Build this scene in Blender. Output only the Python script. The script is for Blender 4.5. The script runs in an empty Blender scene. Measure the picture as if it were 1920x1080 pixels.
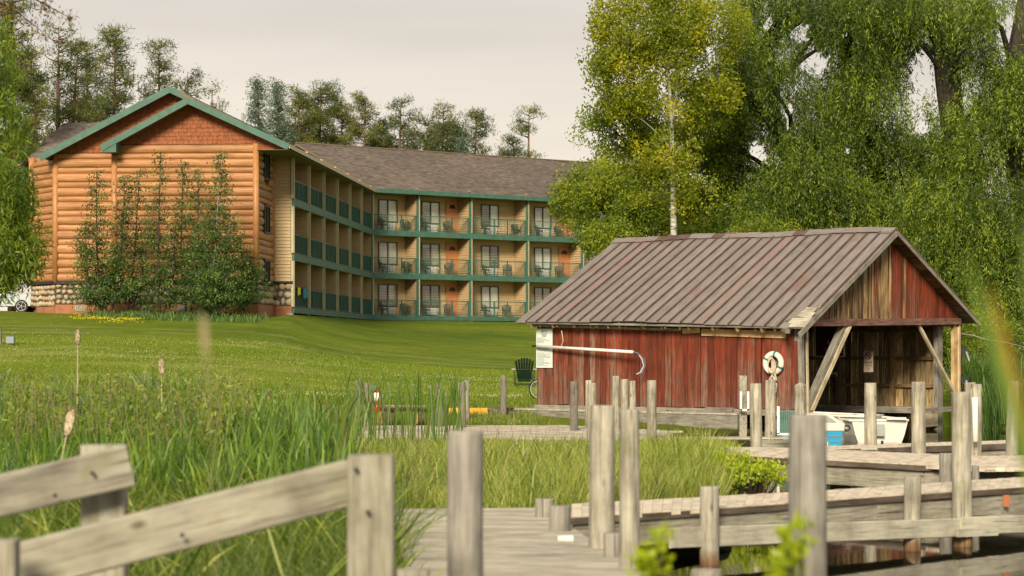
import bpy, math, random
import numpy as np
from mathutils import Vector, Matrix, noise as mnoise

random.seed(7)
R = np.random.default_rng(7)
S = bpy.context.scene
COL = S.collection
F, HZ, EYE = 4200.0, 650.0, 1.8          # focal length in photo pixels, horizon row, eye height above the dock decks
WATER = -0.66

# ------------------------------------------------------------------ camera, light, world
cam_d = bpy.data.cameras.new('camera'); cam = bpy.data.objects.new('camera', cam_d); COL.objects.link(cam)
S.camera = cam
cam.location = (0, 0, EYE); cam.rotation_euler = (math.radians(90), 0, 0)
cam_d.sensor_width = 36.0; cam_d.lens = 36.0 * F / 1920.0
cam_d.shift_y = (HZ - 540.0) / 1920.0
cam_d.clip_start = 0.05; cam_d.clip_end = 6000
cam_d.dof.use_dof = True; cam_d.dof.focus_distance = 78.0; cam_d.dof.aperture_fstop = 2.6

SUN_EL, SUN_AZ = math.radians(27), math.radians(191)     # azimuth clockwise from +Y: behind the camera, to the left
sd = Vector((math.sin(SUN_AZ) * math.cos(SUN_EL), math.cos(SUN_AZ) * math.cos(SUN_EL), math.sin(SUN_EL)))
sun_d = bpy.data.lights.new('sun', 'SUN'); sun = bpy.data.objects.new('sun', sun_d); COL.objects.link(sun)
sun.rotation_euler = sd.to_track_quat('Z', 'Y').to_euler()
sun_d.energy = 4.9; sun_d.angle = math.radians(16); sun_d.color = (1.0, 0.87, 0.66)

world = bpy.data.worlds.new('World'); S.world = world; world.use_nodes = True
wn, wl = world.node_tree.nodes, world.node_tree.links
wn.clear()
w_out = wn.new('ShaderNodeOutputWorld'); w_mix = wn.new('ShaderNodeMixShader')
b1 = wn.new('ShaderNodeBackground'); b2 = wn.new('ShaderNodeBackground')
sky = wn.new('ShaderNodeTexSky'); sky.sky_type = 'NISHITA'; sky.sun_disc = False
sky.sun_elevation = SUN_EL; sky.sun_rotation = SUN_AZ
wl.new(sky.outputs[0], b1.inputs[0]); b1.inputs[1].default_value = 0.08
tc = wn.new('ShaderNodeTexCoord'); sx = wn.new('ShaderNodeSeparateXYZ'); wl.new(tc.outputs['Generated'], sx.inputs[0])
cr = wn.new('ShaderNodeValToRGB'); wl.new(sx.outputs[2], cr.inputs[0])
e = cr.color_ramp.elements
e[0].position = 0.0; e[0].color = (1.0, 0.82, 0.62, 1)
e[1].position = 1.0; e[1].color = (0.52, 0.49, 0.47, 1)
for p, c in ((0.05, (0.94, 0.80, 0.64, 1)), (0.10, (0.83, 0.75, 0.64, 1)), (0.155, (0.71, 0.645, 0.575, 1)), (0.4, (0.62, 0.575, 0.53, 1))):
    q = e.new(p); q.color = c
mp = wn.new('ShaderNodeMapping'); mp.inputs['Scale'].default_value = (1.6, 1.6, 11); wl.new(tc.outputs['Generated'], mp.inputs[0])
nz = wn.new('ShaderNodeTexNoise'); nz.inputs['Scale'].default_value = 2.2; nz.inputs['Detail'].default_value = 3; wl.new(mp.outputs[0], nz.inputs['Vector'])
mr = wn.new('ShaderNodeMapRange'); mr.inputs[1].default_value = 0.3; mr.inputs[2].default_value = 0.7; mr.inputs[3].default_value = 0.90; mr.inputs[4].default_value = 1.10
wl.new(nz.outputs[0], mr.inputs[0])
vm = wn.new('ShaderNodeVectorMath'); vm.operation = 'SCALE'; wl.new(cr.outputs[0], vm.inputs[0]); wl.new(mr.outputs[0], vm.inputs['Scale'])
wl.new(vm.outputs[0], b2.inputs[0]); b2.inputs[1].default_value = 1.0
w_mix.inputs[0].default_value = 0.94
wl.new(b1.outputs[0], w_mix.inputs[1]); wl.new(b2.outputs[0], w_mix.inputs[2]); wl.new(w_mix.outputs[0], w_out.inputs[0])

vs = S.view_settings
S.display_settings.display_device = 'sRGB'
vs.view_transform = 'Standard'; vs.look = 'None'; vs.exposure = 0.12; vs.gamma = 1.0; vs.use_curve_mapping = False
S.render.engine = 'CYCLES'
S.cycles.max_bounces = 6; S.cycles.diffuse_bounces = 3; S.cycles.glossy_bounces = 3; S.cycles.transmission_bounces = 4
S.cycles.transparent_max_bounces = 6; S.cycles.use_denoising = True; S.cycles.caustics_reflective = False; S.cycles.caustics_refractive = False

# ------------------------------------------------------------------ helpers
def P(px, py, Y): return Vector(((px - 960) * Y / F, Y, EYE - (py - HZ) * Y / F))
def X(px, Y): return (px - 960) * Y / F
def V(*a): return Vector(a)
WO = {}
def reg(o, wo, parent):
    COL.objects.link(o)
    if parent is not None:
        o.parent = parent; o.location = wo - WO[parent.name]
    else: o.location = wo
    WO[o.name] = Vector(wo)
    return o
def tag(o, label=None, cat=None, group=None, kind=None):
    if label: o['label'] = label
    if cat: o['category'] = cat
    if group: o['group'] = group
    if kind: o['kind'] = kind
    return o
def thing(name, loc, label, cat, group=None):
    o = bpy.data.objects.new(name, None); o.empty_display_size = 0.2
    reg(o, Vector(loc), None)
    return tag(o, label, cat, group)

class MB:
    def __init__(s): s.v = []; s.f = []
    def hexa(s, p):
        b = len(s.v); s.v += [tuple(q) for q in p]
        for f in ((0, 3, 2, 1), (4, 5, 6, 7), (0, 1, 5, 4), (1, 2, 6, 5), (2, 3, 7, 6), (3, 0, 4, 7)): s.f.append(tuple(b + i for i in f))
        return s
    def box(s, c, sz, ax=None):
        c = Vector(c); a, b, d = ax or (V(1, 0, 0), V(0, 1, 0), V(0, 0, 1))
        a = a * sz[0] / 2; b = b * sz[1] / 2; d = d * sz[2] / 2
        return s.hexa([c - a - b - d, c + a - b - d, c + a + b - d, c - a + b - d, c - a - b + d, c + a - b + d, c + a + b + d, c - a + b + d])
    def bar(s, p, q, w, t, up=None):
        p = Vector(p); q = Vector(q); d = q - p; L = d.length; d = d / L
        up = Vector(up) if up else V(0, 0, 1)
        if abs(d.dot(up)) > .97: up = V(1, 0, 0)
        side = d.cross(up).normalized(); up = side.cross(d)
        return s.box((p + q) / 2, (L, w, t), (d, side, up))
    def quad(s, *p):
        b = len(s.v); s.v += [tuple(q) for q in p]; s.f.append(tuple(range(b, b + len(p)))); return s
    def tube(s, pts, rad, n=8, cap=True, wob=0.0):
        pts = [Vector(p) for p in pts]
        if not hasattr(rad, '__len__'): rad = [rad] * len(pts)
        b0 = len(s.v); prev = None
        for i, p in enumerate(pts):
            d = (pts[min(i + 1, len(pts) - 1)] - pts[max(i - 1, 0)])
            d = d.normalized() if d.length > 1e-9 else V(0, 0, 1)
            a = d.cross(V(0, 0, 1)) if abs(d.z) < .9 else d.cross(V(0, 1, 0))
            if prev is not None: a = prev - d * prev.dot(d)
            a.normalize(); prev = a; bb = d.cross(a)
            for k in range(n):
                t = 2 * math.pi * k / n
                r = rad[i] * (1 + (wob * math.sin(3 * t + i * .3) + wob * random.uniform(-.5, .5) if wob else 0))
                s.v.append(tuple(p + a * math.cos(t) * r + bb * math.sin(t) * r))
        for i in range(len(pts) - 1):
            for k in range(n):
                k2 = (k + 1) % n
                s.f.append((b0 + i * n + k, b0 + i * n + k2, b0 + (i + 1) * n + k2, b0 + (i + 1) * n + k))
        if cap:
            s.f.append(tuple(b0 + k for k in range(n))[::-1]); s.f.append(tuple(b0 + (len(pts) - 1) * n + k for k in range(n)))
        return s
    def prism(s, poly, off):
        """extrude planar polygon (list of Vector) by vector off"""
        b = len(s.v); n = len(poly); off = Vector(off)
        s.v += [tuple(p) for p in poly] + [tuple(Vector(p) + off) for p in poly]
        s.f.append(tuple(range(b, b + n))[::-1]); s.f.append(tuple(range(b + n, b + 2 * n)))
        for i in range(n): j = (i + 1) % n; s.f.append((b + i, b + j, b + n + j, b + n + i))
        return s
    def build(s, name, mat, parent=None, smooth=False, origin=None, kind=None, label=None):
        me = bpy.data.meshes.new(name)
        A = np.array(s.v, float)
        o3 = Vector(origin) if origin is not None else Vector((A.min(0) + A.max(0)) / 2)
        A = A - np.array(o3)
        me.from_pydata([tuple(p) for p in A], [], s.f); me.materials.append(mat)
        if smooth: me.shade_smooth()
        o = bpy.data.objects.new(name, me); reg(o, o3, parent)
        if kind: o['kind'] = kind
        if label: o['label'] = label
        return o

def bevbox_mesh(L, w, t, b):
    """box with chamfered edges, long axis X"""
    vs_, fs = [], []
    hx, hy, hz = L / 2, w / 2, t / 2
    prof = [(hy - b, -hz), (hy, -hz + b), (hy, hz - b), (hy - b, hz), (-hy + b, hz), (-hy, hz - b), (-hy, -hz + b), (-hy + b, -hz)]
    for x in (-hx, hx):
        for y, z in prof: vs_.append((x, y, z))
    for i in range(8): j = (i + 1) % 8; fs.append((i, j, 8 + j, 8 + i))
    fs.append(tuple(range(8))[::-1]); fs.append(tuple(range(8, 16)))
    return vs_, fs
def plank(name, p, q, w, t, mat, parent=None, up=(0, 0, 1), bev=0.0, label=None):
    """own object: local X along p->q, local Z along up"""
    p = Vector(p); q = Vector(q); d = q - p; L = d.length; d.normalize()
    up = Vector(up)
    if abs(d.dot(up)) > .97: up = V(1, 0, 0)
    side = up.cross(d).normalized(); up = d.cross(side)
    me = bpy.data.meshes.new(name)
    if bev: v_, f_ = bevbox_mesh(L, w, t, bev)
    else:
        hx, hy, hz = L / 2, w / 2, t / 2
        v_ = [(-hx, -hy, -hz), (hx, -hy, -hz), (hx, hy, -hz), (-hx, hy, -hz), (-hx, -hy, hz), (hx, -hy, hz), (hx, hy, hz), (-hx, hy, hz)]
        f_ = [(0, 3, 2, 1), (4, 5, 6, 7), (0, 1, 5, 4), (1, 2, 6, 5), (2, 3, 7, 6), (3, 0, 4, 7)]
    me.from_pydata(v_, [], f_); me.materials.append(mat)
    o = bpy.data.objects.new(name, me); c = (p + q) / 2
    reg(o, c, parent)
    M = Matrix((d, side, up)).transposed()
    o.rotation_euler = M.to_euler()
    if label: o['label'] = label
    return o
def polyplank(name, poly, off, mat, parent, xdir, origin=None):
    """plank of polygon outline; local X along xdir (grain)"""
    poly = [Vector(p) for p in poly]; off = Vector(off)
    c = sum(poly, Vector()) / len(poly)
    d = Vector(xdir).normalized(); up = off.normalized(); side = up.cross(d).normalized()
    M = Matrix((d, side, up)).transposed(); Mi = M.inverted()
    mb = MB(); mb.prism([Mi @ (p - c) for p in poly], Mi @ off)
    me = bpy.data.meshes.new(name); me.from_pydata(mb.v, [], mb.f); me.materials.append(mat)
    o = bpy.data.objects.new(name, me); reg(o, c, parent); o.rotation_euler = M.to_euler()
    return o
def np_mesh(name, Vv, Q, mat, parent=None, tint=None, smooth=False, origin=(0, 0, 0)):
    me = bpy.data.meshes.new(name); Vv = np.asarray(Vv, np.float32) - np.array(origin, np.float32); Q = np.asarray(Q, np.int32)
    me.vertices.add(len(Vv)); me.vertices.foreach_set('co', Vv.ravel())
    me.loops.add(Q.size); me.loops.foreach_set('vertex_index', Q.ravel())
    me.polygons.add(len(Q)); k = Q.shape[1]
    me.polygons.foreach_set('loop_start', np.arange(0, Q.size, k, dtype=np.int32))
    me.update(calc_edges=True)
    if tint is not None:
        a = me.attributes.new('tint', 'FLOAT', 'POINT'); a.data.foreach_set('value', np.asarray(tint, np.float32))
    me.materials.append(mat)
    if smooth: me.shade_smooth()
    o = bpy.data.objects.new(name, me); reg(o, Vector(origin), parent)
    return o

# ------------------------------------------------------------------ materials
class NT:
    def __init__(s, name):
        s.m = bpy.data.materials.new(name); s.m.use_nodes = True
        s.n, s.l = s.m.node_tree.nodes, s.m.node_tree.links
        s.n.clear(); s.out = s.n.new('ShaderNodeOutputMaterial')
    def node(s, t, ins=None, **kw):
        nd = s.n.new(t)
        for k, v in kw.items(): setattr(nd, k, v)
        for k, v in (ins or {}).items():
            if isinstance(v, bpy.types.NodeSocket): s.l.new(v, nd.inputs[k])
            else: nd.inputs[k].default_value = v
        return nd
    def coords(s, scale=(1, 1, 1), kind='Object', rnd=True):
        t = s.node('ShaderNodeTexCoord')
        v = t.outputs[kind]
        if rnd:
            oi = s.node('ShaderNodeObjectInfo')
            m = s.node('ShaderNodeMath', {0: oi.outputs['Random'], 1: 57.0}, operation='MULTIPLY')
            v = s.node('ShaderNodeVectorMath', {0: v, 1: m.outputs[0]}, operation='ADD').outputs[0]
        return s.node('ShaderNodeMapping', {'Vector': v, 'Scale': scale}).outputs[0]
    def noise(s, vec, scale, detail=4, rough=.55):
        return s.node('ShaderNodeTexNoise', {'Vector': vec, 'Scale': scale, 'Detail': detail, 'Roughness': rough}).outputs[0]
    def ramp(s, fac, stops):
        r = s.node('ShaderNodeValToRGB', {0: fac}); el = r.color_ramp.elements
        while len(el) > 1: el.remove(el[-1])
        el[0].position = stops[0][0]; el[0].color = tuple(c4(stops[0][1]))
        for p, c in stops[1:]: q = el.new(p); q.color = tuple(c4(c))
        return r.outputs[0]
    def mix(s, f, a, b, mode='MIX'):
        n = s.node('ShaderNodeMix', data_type='RGBA', blend_type=mode)
        for i, v in ((0, f), (6, a), (7, b)):
            if isinstance(v, bpy.types.NodeSocket): s.l.new(v, n.inputs[i])
            else: n.inputs[i].default_value = v if i == 0 else c4(v)
        return n.outputs[2]
    def vary(s, col, amt=.25, hue=0.0):
        oi = s.node('ShaderNodeObjectInfo')
        mr = s.node('ShaderNodeMapRange', {0: oi.outputs['Random'], 3: 1 - amt, 4: 1 + amt})
        return s.node('ShaderNodeHueSaturation', {'Color': col, 'Value': mr.outputs[0]}).outputs[0]
    def bump(s, h, strength=.4, dist=.01):
        return s.node('ShaderNodeBump', {'Height': h, 'Strength': strength, 'Distance': dist}).outputs[0]
    def finish(s, col, rough=.8, normal=None, metal=0, spec=.3, **kw):
        ins = {'Base Color': col if isinstance(col, bpy.types.NodeSocket) else c4(col), 'Roughness': rough, 'Metallic': metal, 'Specular IOR Level': spec}
        if normal: ins['Normal'] = normal
        ins.update(kw)
        b = s.node('ShaderNodeBsdfPrincipled', ins); s.l.new(b.outputs[0], s.out.inputs[0]); return s.m
def c4(c):
    c = tuple(c); return c if len(c) == 4 else c + (1,)

def wood(name, c1, c2, c3, axis='X', sc=1.0, amt=.2, rough=.85, moss=0, bumps=.5):
    t = NT(name)
    st = {'X': (.7, 8, 8), 'Z': (8, 8, .7)}[axis]
    v = t.coords(tuple(a * sc for a in st)); g = t.noise(v, 3.2, 7, .62)
    col = t.ramp(g, [(.28, c1), (.5, c2), (.72, c3)])
    v2 = t.coords((1.6, 1.6, 1.6)); big = t.noise(v2, 1.3, 5, .6)
    sh = t.ramp(big, [(.3, (.62, .60, .57)), (.55, (1, 1, 1)), (.8, (1.12, 1.08, 1.0))])
    col = t.mix(1.0, col, sh, 'MULTIPLY')
    if moss:
        mk = t.ramp(t.noise(v2, 2.6, 4), [(.56, (0, 0, 0)), (.72, (moss,) * 3)]); col = t.mix(mk, col, (.17, .18, .07))
    # knots
    vk = t.coords((2.2, 5, 5) if axis == 'X' else (5, 5, 2.2)); vo = t.node('ShaderNodeTexVoronoi', {'Vector': vk, 'Scale': .9}).outputs[0]
    kn = t.ramp(vo, [(.05, (.30, .24, .17)), (.13, (1, 1, 1))]); col = t.mix(.85, col, kn, 'MULTIPLY')
    ck = t.noise(t.coords(tuple(a * 1.6 * sc for a in ((.35, 12, 12) if axis == 'X' else (12, 12, .35)))), 2.0, 3, .5)
    col = t.mix(1., col, t.ramp(ck, [(.30, (.38, .35, .31)), (.38, (1, 1, 1))]), 'MULTIPLY')
    if axis == 'Z':                                                 # wet, stained band just above and below the waterline
        pz = t.node('ShaderNodeSeparateXYZ', {0: t.node('ShaderNodeNewGeometry').outputs['Position']}).outputs[2]
        ad = t.node('ShaderNodeMath', {0: pz, 1: t.node('ShaderNodeMath', {0: big, 1: .22}, operation='MULTIPLY').outputs[0]}, operation='ADD').outputs[0]
        wet = t.ramp(t.node('ShaderNodeMapRange', {0: ad, 1: -.60, 2: -.30}).outputs[0], [(.0, (.25, .13, .06)), (.5, (.62, .42, .28)), (1, (1, 1, 1))]); col = t.mix(1., col, wet, 'MULTIPLY')
    col = t.vary(col, amt)
    return t.finish(col, rough, t.bump(g, bumps, .012))
def paint(name, c, rough=.55, amt=.06, var=.08, spec=.35, sc=3.0):
    t = NT(name); v = t.coords(); n = t.noise(v, sc, 5)
    d = tuple(x * (1 - amt * 2.4) for x in c); col = t.ramp(n, [(.35, d), (.62, c)])
    col = t.vary(col, var)
    return t.finish(col, rough, t.bump(t.noise(v, 30, 3), .12, .004), spec=spec)
def leafmat(name, a, b, trans=.4, c=None):
    t = NT(name); at = t.node('ShaderNodeAttribute', attribute_name='tint')
    st = [(.0, a), (1., b)] if c is None else [(.0, a), (.55, b), (1., c)]
    col = t.ramp(at.outputs['Fac'], st)
    d = t.node('ShaderNodeBsdfDiffuse', {'Color': col}); tr = t.node('ShaderNodeBsdfTranslucent', {'Color': t.mix(.45, col, t.mix(1., col, (1.5, 1.5, .5), 'MULTIPLY'))})
    m = t.node('ShaderNodeMixShader', {0: trans, 1: d.outputs[0], 2: tr.outputs[0]})
    gl = t.node('ShaderNodeBsdfGlossy', {'Color': (.7, .75, .7, 1), 'Roughness': .5})
    m2 = t.node('ShaderNodeMixShader', {0: .035, 1: m.outputs[0], 2: gl.outputs[0]})
    t.l.new(m2.outputs[0], t.out.inputs[0]); return t.m

M = {}
M['post'] = wood('weathered_post', (.15, .14, .11), (.365, .34, .27), (.54, .505, .41), 'Z', sc=.8, amt=.12, moss=.5, bumps=.8)
M['post_dark'] = wood('dark_post', (.10, .09, .075), (.19, .17, .145), (.27, .245, .205), 'Z', amt=.15, moss=.2)
M['post_grey'] = wood('grey_post', (.17, .16, .14), (.29, .275, .24), (.38, .36, .31), 'Z', amt=.06, moss=.35)
M['deck'] = wood('deck_wood', (.26, .235, .19), (.46, .425, .34), (.60, .55, .45), 'X', amt=.10)
M['deck_sunlit'] = wood('sunlit_deck_wood', (.50, .42, .32), (.70, .61, .47), (.80, .72, .58), 'X', amt=.02, rough=.7)  # paler copy of the deck wood, bright sunlight put into its colour
M['beam'] = wood('beam_wood', (.17, .16, .125), (.34, .32, .255), (.45, .43, .345), 'X', amt=.12, moss=.5)
M['board'] = wood('pale_board', (.19, .18, .135), (.37, .35, .27), (.49, .465, .37), 'X', sc=.8, amt=.07, moss=.5)
M['palerail'] = wood('pale_rail_board', (.34, .33, .26), (.48, .46, .37), (.56, .54, .44), 'X', amt=.07, moss=.25)
M['edge_dark'] = wood('dark_plank_end', (.06, .045, .035), (.12, .095, .075), (.20, .165, .13), 'X', amt=.25)
M['brown'] = wood('brown_plank', (.08, .05, .022), (.26, .17, .08), (.48, .34, .17), 'X', amt=.45, moss=.5)
M['newwood'] = wood('new_lumber', (.42, .27, .11), (.62, .42, .2), (.7, .52, .28), 'X', amt=.1)
M['paleframe'] = wood('pale_lumber', (.45, .36, .22), (.60, .50, .33), (.68, .60, .42), 'X', amt=.06)
M['greywood'] = wood('grey_lumber', (.13, .12, .10), (.25, .235, .2), (.34, .32, .27), 'X', amt=.1)
M['redbeam'] = wood('faded_red_beam', (.10, .045, .035), (.22, .11, .085), (.30, .19, .15), 'X', amt=.08)
M['bark'] = wood('log_bark', (.05, .035, .022), (.13, .09, .06), (.22, .16, .11), 'X', sc=.8, amt=.1, bumps=1.)
M['logend'] = wood('cut_log_end', (.25, .13, .04), (.42, .24, .08), (.5, .32, .13), 'Z', amt=.1)
M['trunk'] = wood('tree_bark', (.018, .014, .010), (.05, .04, .03), (.10, .082, .062), 'Z', sc=.4, amt=.1, bumps=1.)
M['pinetrunk'] = wood('pine_bark', (.08, .045, .03), (.17, .10, .065), (.25, .16, .11), 'Z', sc=.4, amt=.1)

def redplank(name, wear):
    t = NT(name); v = t.coords((.7, 7, 7)); g = t.noise(v, 3., 8, .65)
    base = t.ramp(g, [(.3, (.07, .05, .038)), (.5, (.15, .10, .072)), (.7, (.27, .195, .14))])
    v2 = t.coords((1.1, 5, 5)); pn = t.noise(v2, 1.6, 4)
    red = t.ramp(pn, [(.3, (.10, .024, .012)), (.55, (.19, .036, .015)), (.75, (.30, .052, .018))])
    v3 = t.coords((.45, 8, 8)); k = t.noise(v3, 2.0, 9, .75)
    oi = t.node('ShaderNodeObjectInfo')
    # paint gone more where splashed near the ground (object X is the board's height)
    sp = t.node('ShaderNodeSeparateXYZ', {0: t.node('ShaderNodeTexCoord').outputs['Object']})
    low = t.node('ShaderNodeMapRange', {0: sp.outputs[0], 1: -1.2, 2: 1.1, 3: .10, 4: -.07})
    r = t.node('ShaderNodeMapRange', {0: oi.outputs['Random'], 3: -.09 + wear, 4: .075 + wear})
    pt = t.node('ShaderNodeMapRange', {0: t.noise(t.coords((.5, 1, 1), rnd=False), 2.2, 4), 1: .35, 2: .65, 3: -.05, 4: .06})
    k = t.node('ShaderNodeMath', {0: k, 1: pt.outputs[0]}, operation='ADD').outputs[0]
    s1 = t.node('ShaderNodeMath', {0: k, 1: r.outputs[0]}, operation='ADD')
    s2 = t.node('ShaderNodeMath', {0: s1.outputs[0], 1: low.outputs[0]}, operation='ADD')
    mk = t.ramp(s2.outputs[0], [(.50, (0, 0, 0)), (.64, (.85,) * 3)])
    col = t.mix(mk, red, base)
    col = t.vary(col, .32)
    return t.finish(col, .8, t.bump(k, .6, .015))
M['red'] = redplank('red_painted_plank', .0)
M['redworn'] = redplank('worn_red_plank', .035)
M['redfresh'] = redplank('fresh_red_plank', -.10)
def gableplank():
    t = NT('bare_gable_plank'); v = t.coords((.22, 6, 6)); g = t.noise(v, 3., 8, .72)
    c = t.ramp(g, [(.36, (.035, .022, .013)), (.46, (.14, .085, .045)), (.53, (.33, .205, .095)), (.64, (.66, .47, .22))])
    k = t.noise(t.coords((.5, 6, 6)), 1.8, 5); st = t.ramp(k, [(.38, (.3, .25, .2)), (.6, (1, 1, 1))])
    c = t.mix(1., c, st, 'MULTIPLY'); c = t.vary(c, .55); return t.finish(c, .85, t.bump(g, .5, .01))
M['bare'] = gableplank()
M['inner'] = wood('inside_plank', (.09, .055, .025), (.46, .33, .16), (.76, .60, .34), 'X', sc=.8, amt=.5, moss=.35)
def metalroof():
    t = NT('old_metal_roof'); v = t.coords((1, 1, 1)); n = t.noise(v, .9, 5); n2 = t.noise(t.coords((1.2, 10, 10)), 1.5, 6)
    c = t.ramp(n2, [(.3, (.185, .16, .142)), (.7, (.30, .265, .24))])
    rust = t.ramp(n, [(.60, (0, 0, 0)), (.70, (.6,) * 3)]); c = t.mix(rust, c, (.21, .12, .09))
    oi = t.node('ShaderNodeObjectInfo'); rr = t.ramp(oi.outputs['Random'], [(.0, (0, 0, 0)), (.7, (0, 0, 0)), (.72, (.5,) * 3)])
    c = t.mix(rr, c, (.24, .15, .13)); c = t.vary(c, .10)
    return t.finish(c, .55, t.bump(t.noise(v, 3, 4), .15, .02), metal=.15, spec=.4)
M['mroof'] = metalroof()
M['mrib'] = paint('roof_rib', (.13, .075, .062), .6, .15)
def logmat():
    t = NT('log_stain'); v = t.coords((.5, .5, 6)); n = t.noise(v, 2.2, 6, .6); n2 = t.noise(t.coords((.7, .7, .7)), .8, 4)
    c = t.ramp(n, [(.3, (.29, .13, .05)), (.55, (.45, .22, .088)), (.75, (.54, .285, .125))]); c = t.mix(1., c, t.ramp(n2, [(.3, (.78, .76, .74)), (.65, (1.05, 1.03, 1.))]), 'MULTIPLY')
    c = t.vary(c, .13); return t.finish(c, .5, t.bump(n, .25, .02), spec=.35)
M['log'] = logmat()
M['logpost'] = paint('log_post_stain', (.48, .23, .09), .45, .08, .05)
def sidingmat(name, c):
    t = NT(name); v = t.coords((.6, .6, 9)); n = t.noise(v, 1.5, 4); col = t.ramp(n, [(.3, tuple(x * .84 for x in c)), (.7, c)])
    return t.finish(t.vary(col, .06), .6, t.bump(t.noise(t.coords(), 14, 3), .1, .004))
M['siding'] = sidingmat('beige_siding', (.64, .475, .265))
M['siding_shaded'] = sidingmat('shaded_siding', (.52, .375, .205))  # darker copy of the beige siding, balcony recess shade put into the colour
M['shake'] = paint('shake_stain', (.34, .115, .045), .8, .16, .05, sc=5)
M['green'] = paint('green_paint', (.065, .158, .118), .5, .10, .05)
M['greenrail'] = paint('green_metal', (.045, .135, .098), .45, .05, .02)
M['cream'] = paint('cream_trim', (.58, .50, .32), .5, .06, .03)
M['soffit'] = paint('soffit', (.20, .15, .10), .8, .05)
M['slab'] = paint('balcony_floor', (.36, .30, .22), .85, .1)
M['found'] = paint('foundation_stain', (.40, .165, .085), .8, .12, .03)
M['door'] = paint('door_paint', (.55, .22, .085), .4, .05, .03)
M['doorglass'] = paint('door_fanlight', (.03, .025, .025), .2, .05, .02)
M['winframe'] = paint('window_frame', (.12, .105, .08), .5, .05, .03)
M['black'] = paint('black_trim', (.022, .022, .024), .5, .05, .03)
M['white'] = paint('white_paint', (.78, .77, .72), .45, .04, .02)
M['cream_white'] = paint('ring_white', (.80, .76, .64), .55, .06, .02)
M['acdark'] = paint('louvre_dark', (.07, .075, .07), .6, .05, .02)
M['wicker'] = paint('grey_wicker', (.075, .07, .055), .7, .1, .1)
M['mortar'] = paint('mortar', (.11, .095, .07), .95, .2, .0, sc=9)
M['vent'] = paint('vent_grey', (.42, .42, .37), .6, .1)
M['teal'] = paint('teal_band', (.02, .19, .17), .6, .05)
M['rope'] = paint('rope', (.66, .58, .44), .9, .1)
M['sign'] = paint('sign_face', (.66, .72, .68), .5, .03)
M['ink'] = paint('sign_ink', (.09, .11, .11), .6, .02)
M['brownsign'] = paint('brown_sign', (.07, .022, .018), .5, .05)
M['signtan'] = paint('sign_tan', (.55, .45, .36), .6, .05)
M['redink'] = paint('red_ink', (.16, .03, .02), .6, .03)
M['redgloss'] = paint('extinguisher_red', (.45, .012, .012), .3, .03)
M['blue'] = paint('boat_blue', (.03, .30, .50), .35, .05)
M['boatwhite'] = paint('boat_white', (.74, .71, .62), .35, .05)
M['boatgrey'] = paint('boat_grey', (.36, .38, .34), .45, .06)
M['bluehose'] = paint('blue_hose', (.12, .17, .25), .4, .05)
M['yellow'] = paint('yellow_paint', (.72, .40, .03), .5, .08)
M['chairgreen'] = paint('chair_green', (.006, .022, .013), .45, .05)
M['tyre'] = paint('tyre', (.02, .02, .02), .8, .05)
M['chrome'] = paint('alloy', (.55, .56, .56), .3, .05)
M['carpaint'] = paint('car_silver', (.50, .56, .60), .25, .02, spec=.6)
M['carglass'] = paint('car_glass', (.03, .04, .045), .1, .02, spec=.8)
M['corr'] = paint('corrugated_green', (.12, .24, .20), .4, .08)
M['towely'] = paint('yellow_cloth', (.85, .70, .02), .9, .04)
M['towelb'] = paint('blue_cloth', (.06, .33, .42), .9, .3, sc=25)
M['orange'] = paint('orange_tag', (.48, .15, .06), .7, .08)
M['utility'] = paint('utility_grey', (.26, .31, .36), .5, .05)
def stonemat():
    t = NT('field_stone'); oi = t.node('ShaderNodeObjectInfo')
    c = t.ramp(oi.outputs['Random'], [(0, (.42, .33, .23)), (.2, (.50, .44, .34)), (.4, (.36, .31, .26)), (.6, (.55, .44, .30)), (.75, (.50, .32, .16)), (.9, (.58, .53, .44)), (1, (.33, .26, .22))])
    n = t.noise(t.coords(), 9, 5); c = t.mix(1., c, t.ramp(n, [(.3, (.7, .68, .66)), (.65, (1.05, 1.03, 1))]), 'MULTIPLY')
    return t.finish(c, .85, t.bump(n, .5, .01))
M['stone'] = stonemat()
def shingle():
    t = NT('asphalt_shingle'); v = t.node('ShaderNodeTexCoord').outputs['Object']
    at = t.node('ShaderNodeAttribute', attribute_name='tint')
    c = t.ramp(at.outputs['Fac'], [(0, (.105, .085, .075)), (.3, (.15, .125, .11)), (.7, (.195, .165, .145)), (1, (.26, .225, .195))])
    n = t.noise(v, 25, 3); c = t.mix(1., c, t.ramp(n, [(.3, (.82, .82, .82)), (.7, (1.1, 1.1, 1.1))]), 'MULTIPLY')
    n = t.noise(v, .25, 3); c = t.mix(1., c, t.ramp(n, [(.35, (.86, .86, .86)), (.65, (1.06, 1.05, 1.04))]), 'MULTIPLY')
    return t.finish(c, .95, t.bump(t.noise(v, 40, 2), .3, .01), spec=.15)
M['shingle'] = shingle()
def windowglass(name, c1, c2, rough=.04):
    t = NT(name); n = t.noise(t.coords((1, 1, .6)), 1.6, 5)
    c = t.ramp(n, [(.35, c1), (.65, c2)])
    return t.finish(c, rough, spec=1.0, **{'Coat Weight': .6, 'Coat Roughness': .03})
M['glass'] = windowglass('window_glass', (.05, .055, .045), (.11, .11, .08))
M['curtain'] = windowglass('curtained_glass', (.42, .45, .38), (.60, .62, .52), .12)
M['halfcurtain'] = windowglass('shaded_glass', (.17, .18, .13), (.30, .31, .23), .08)
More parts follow.
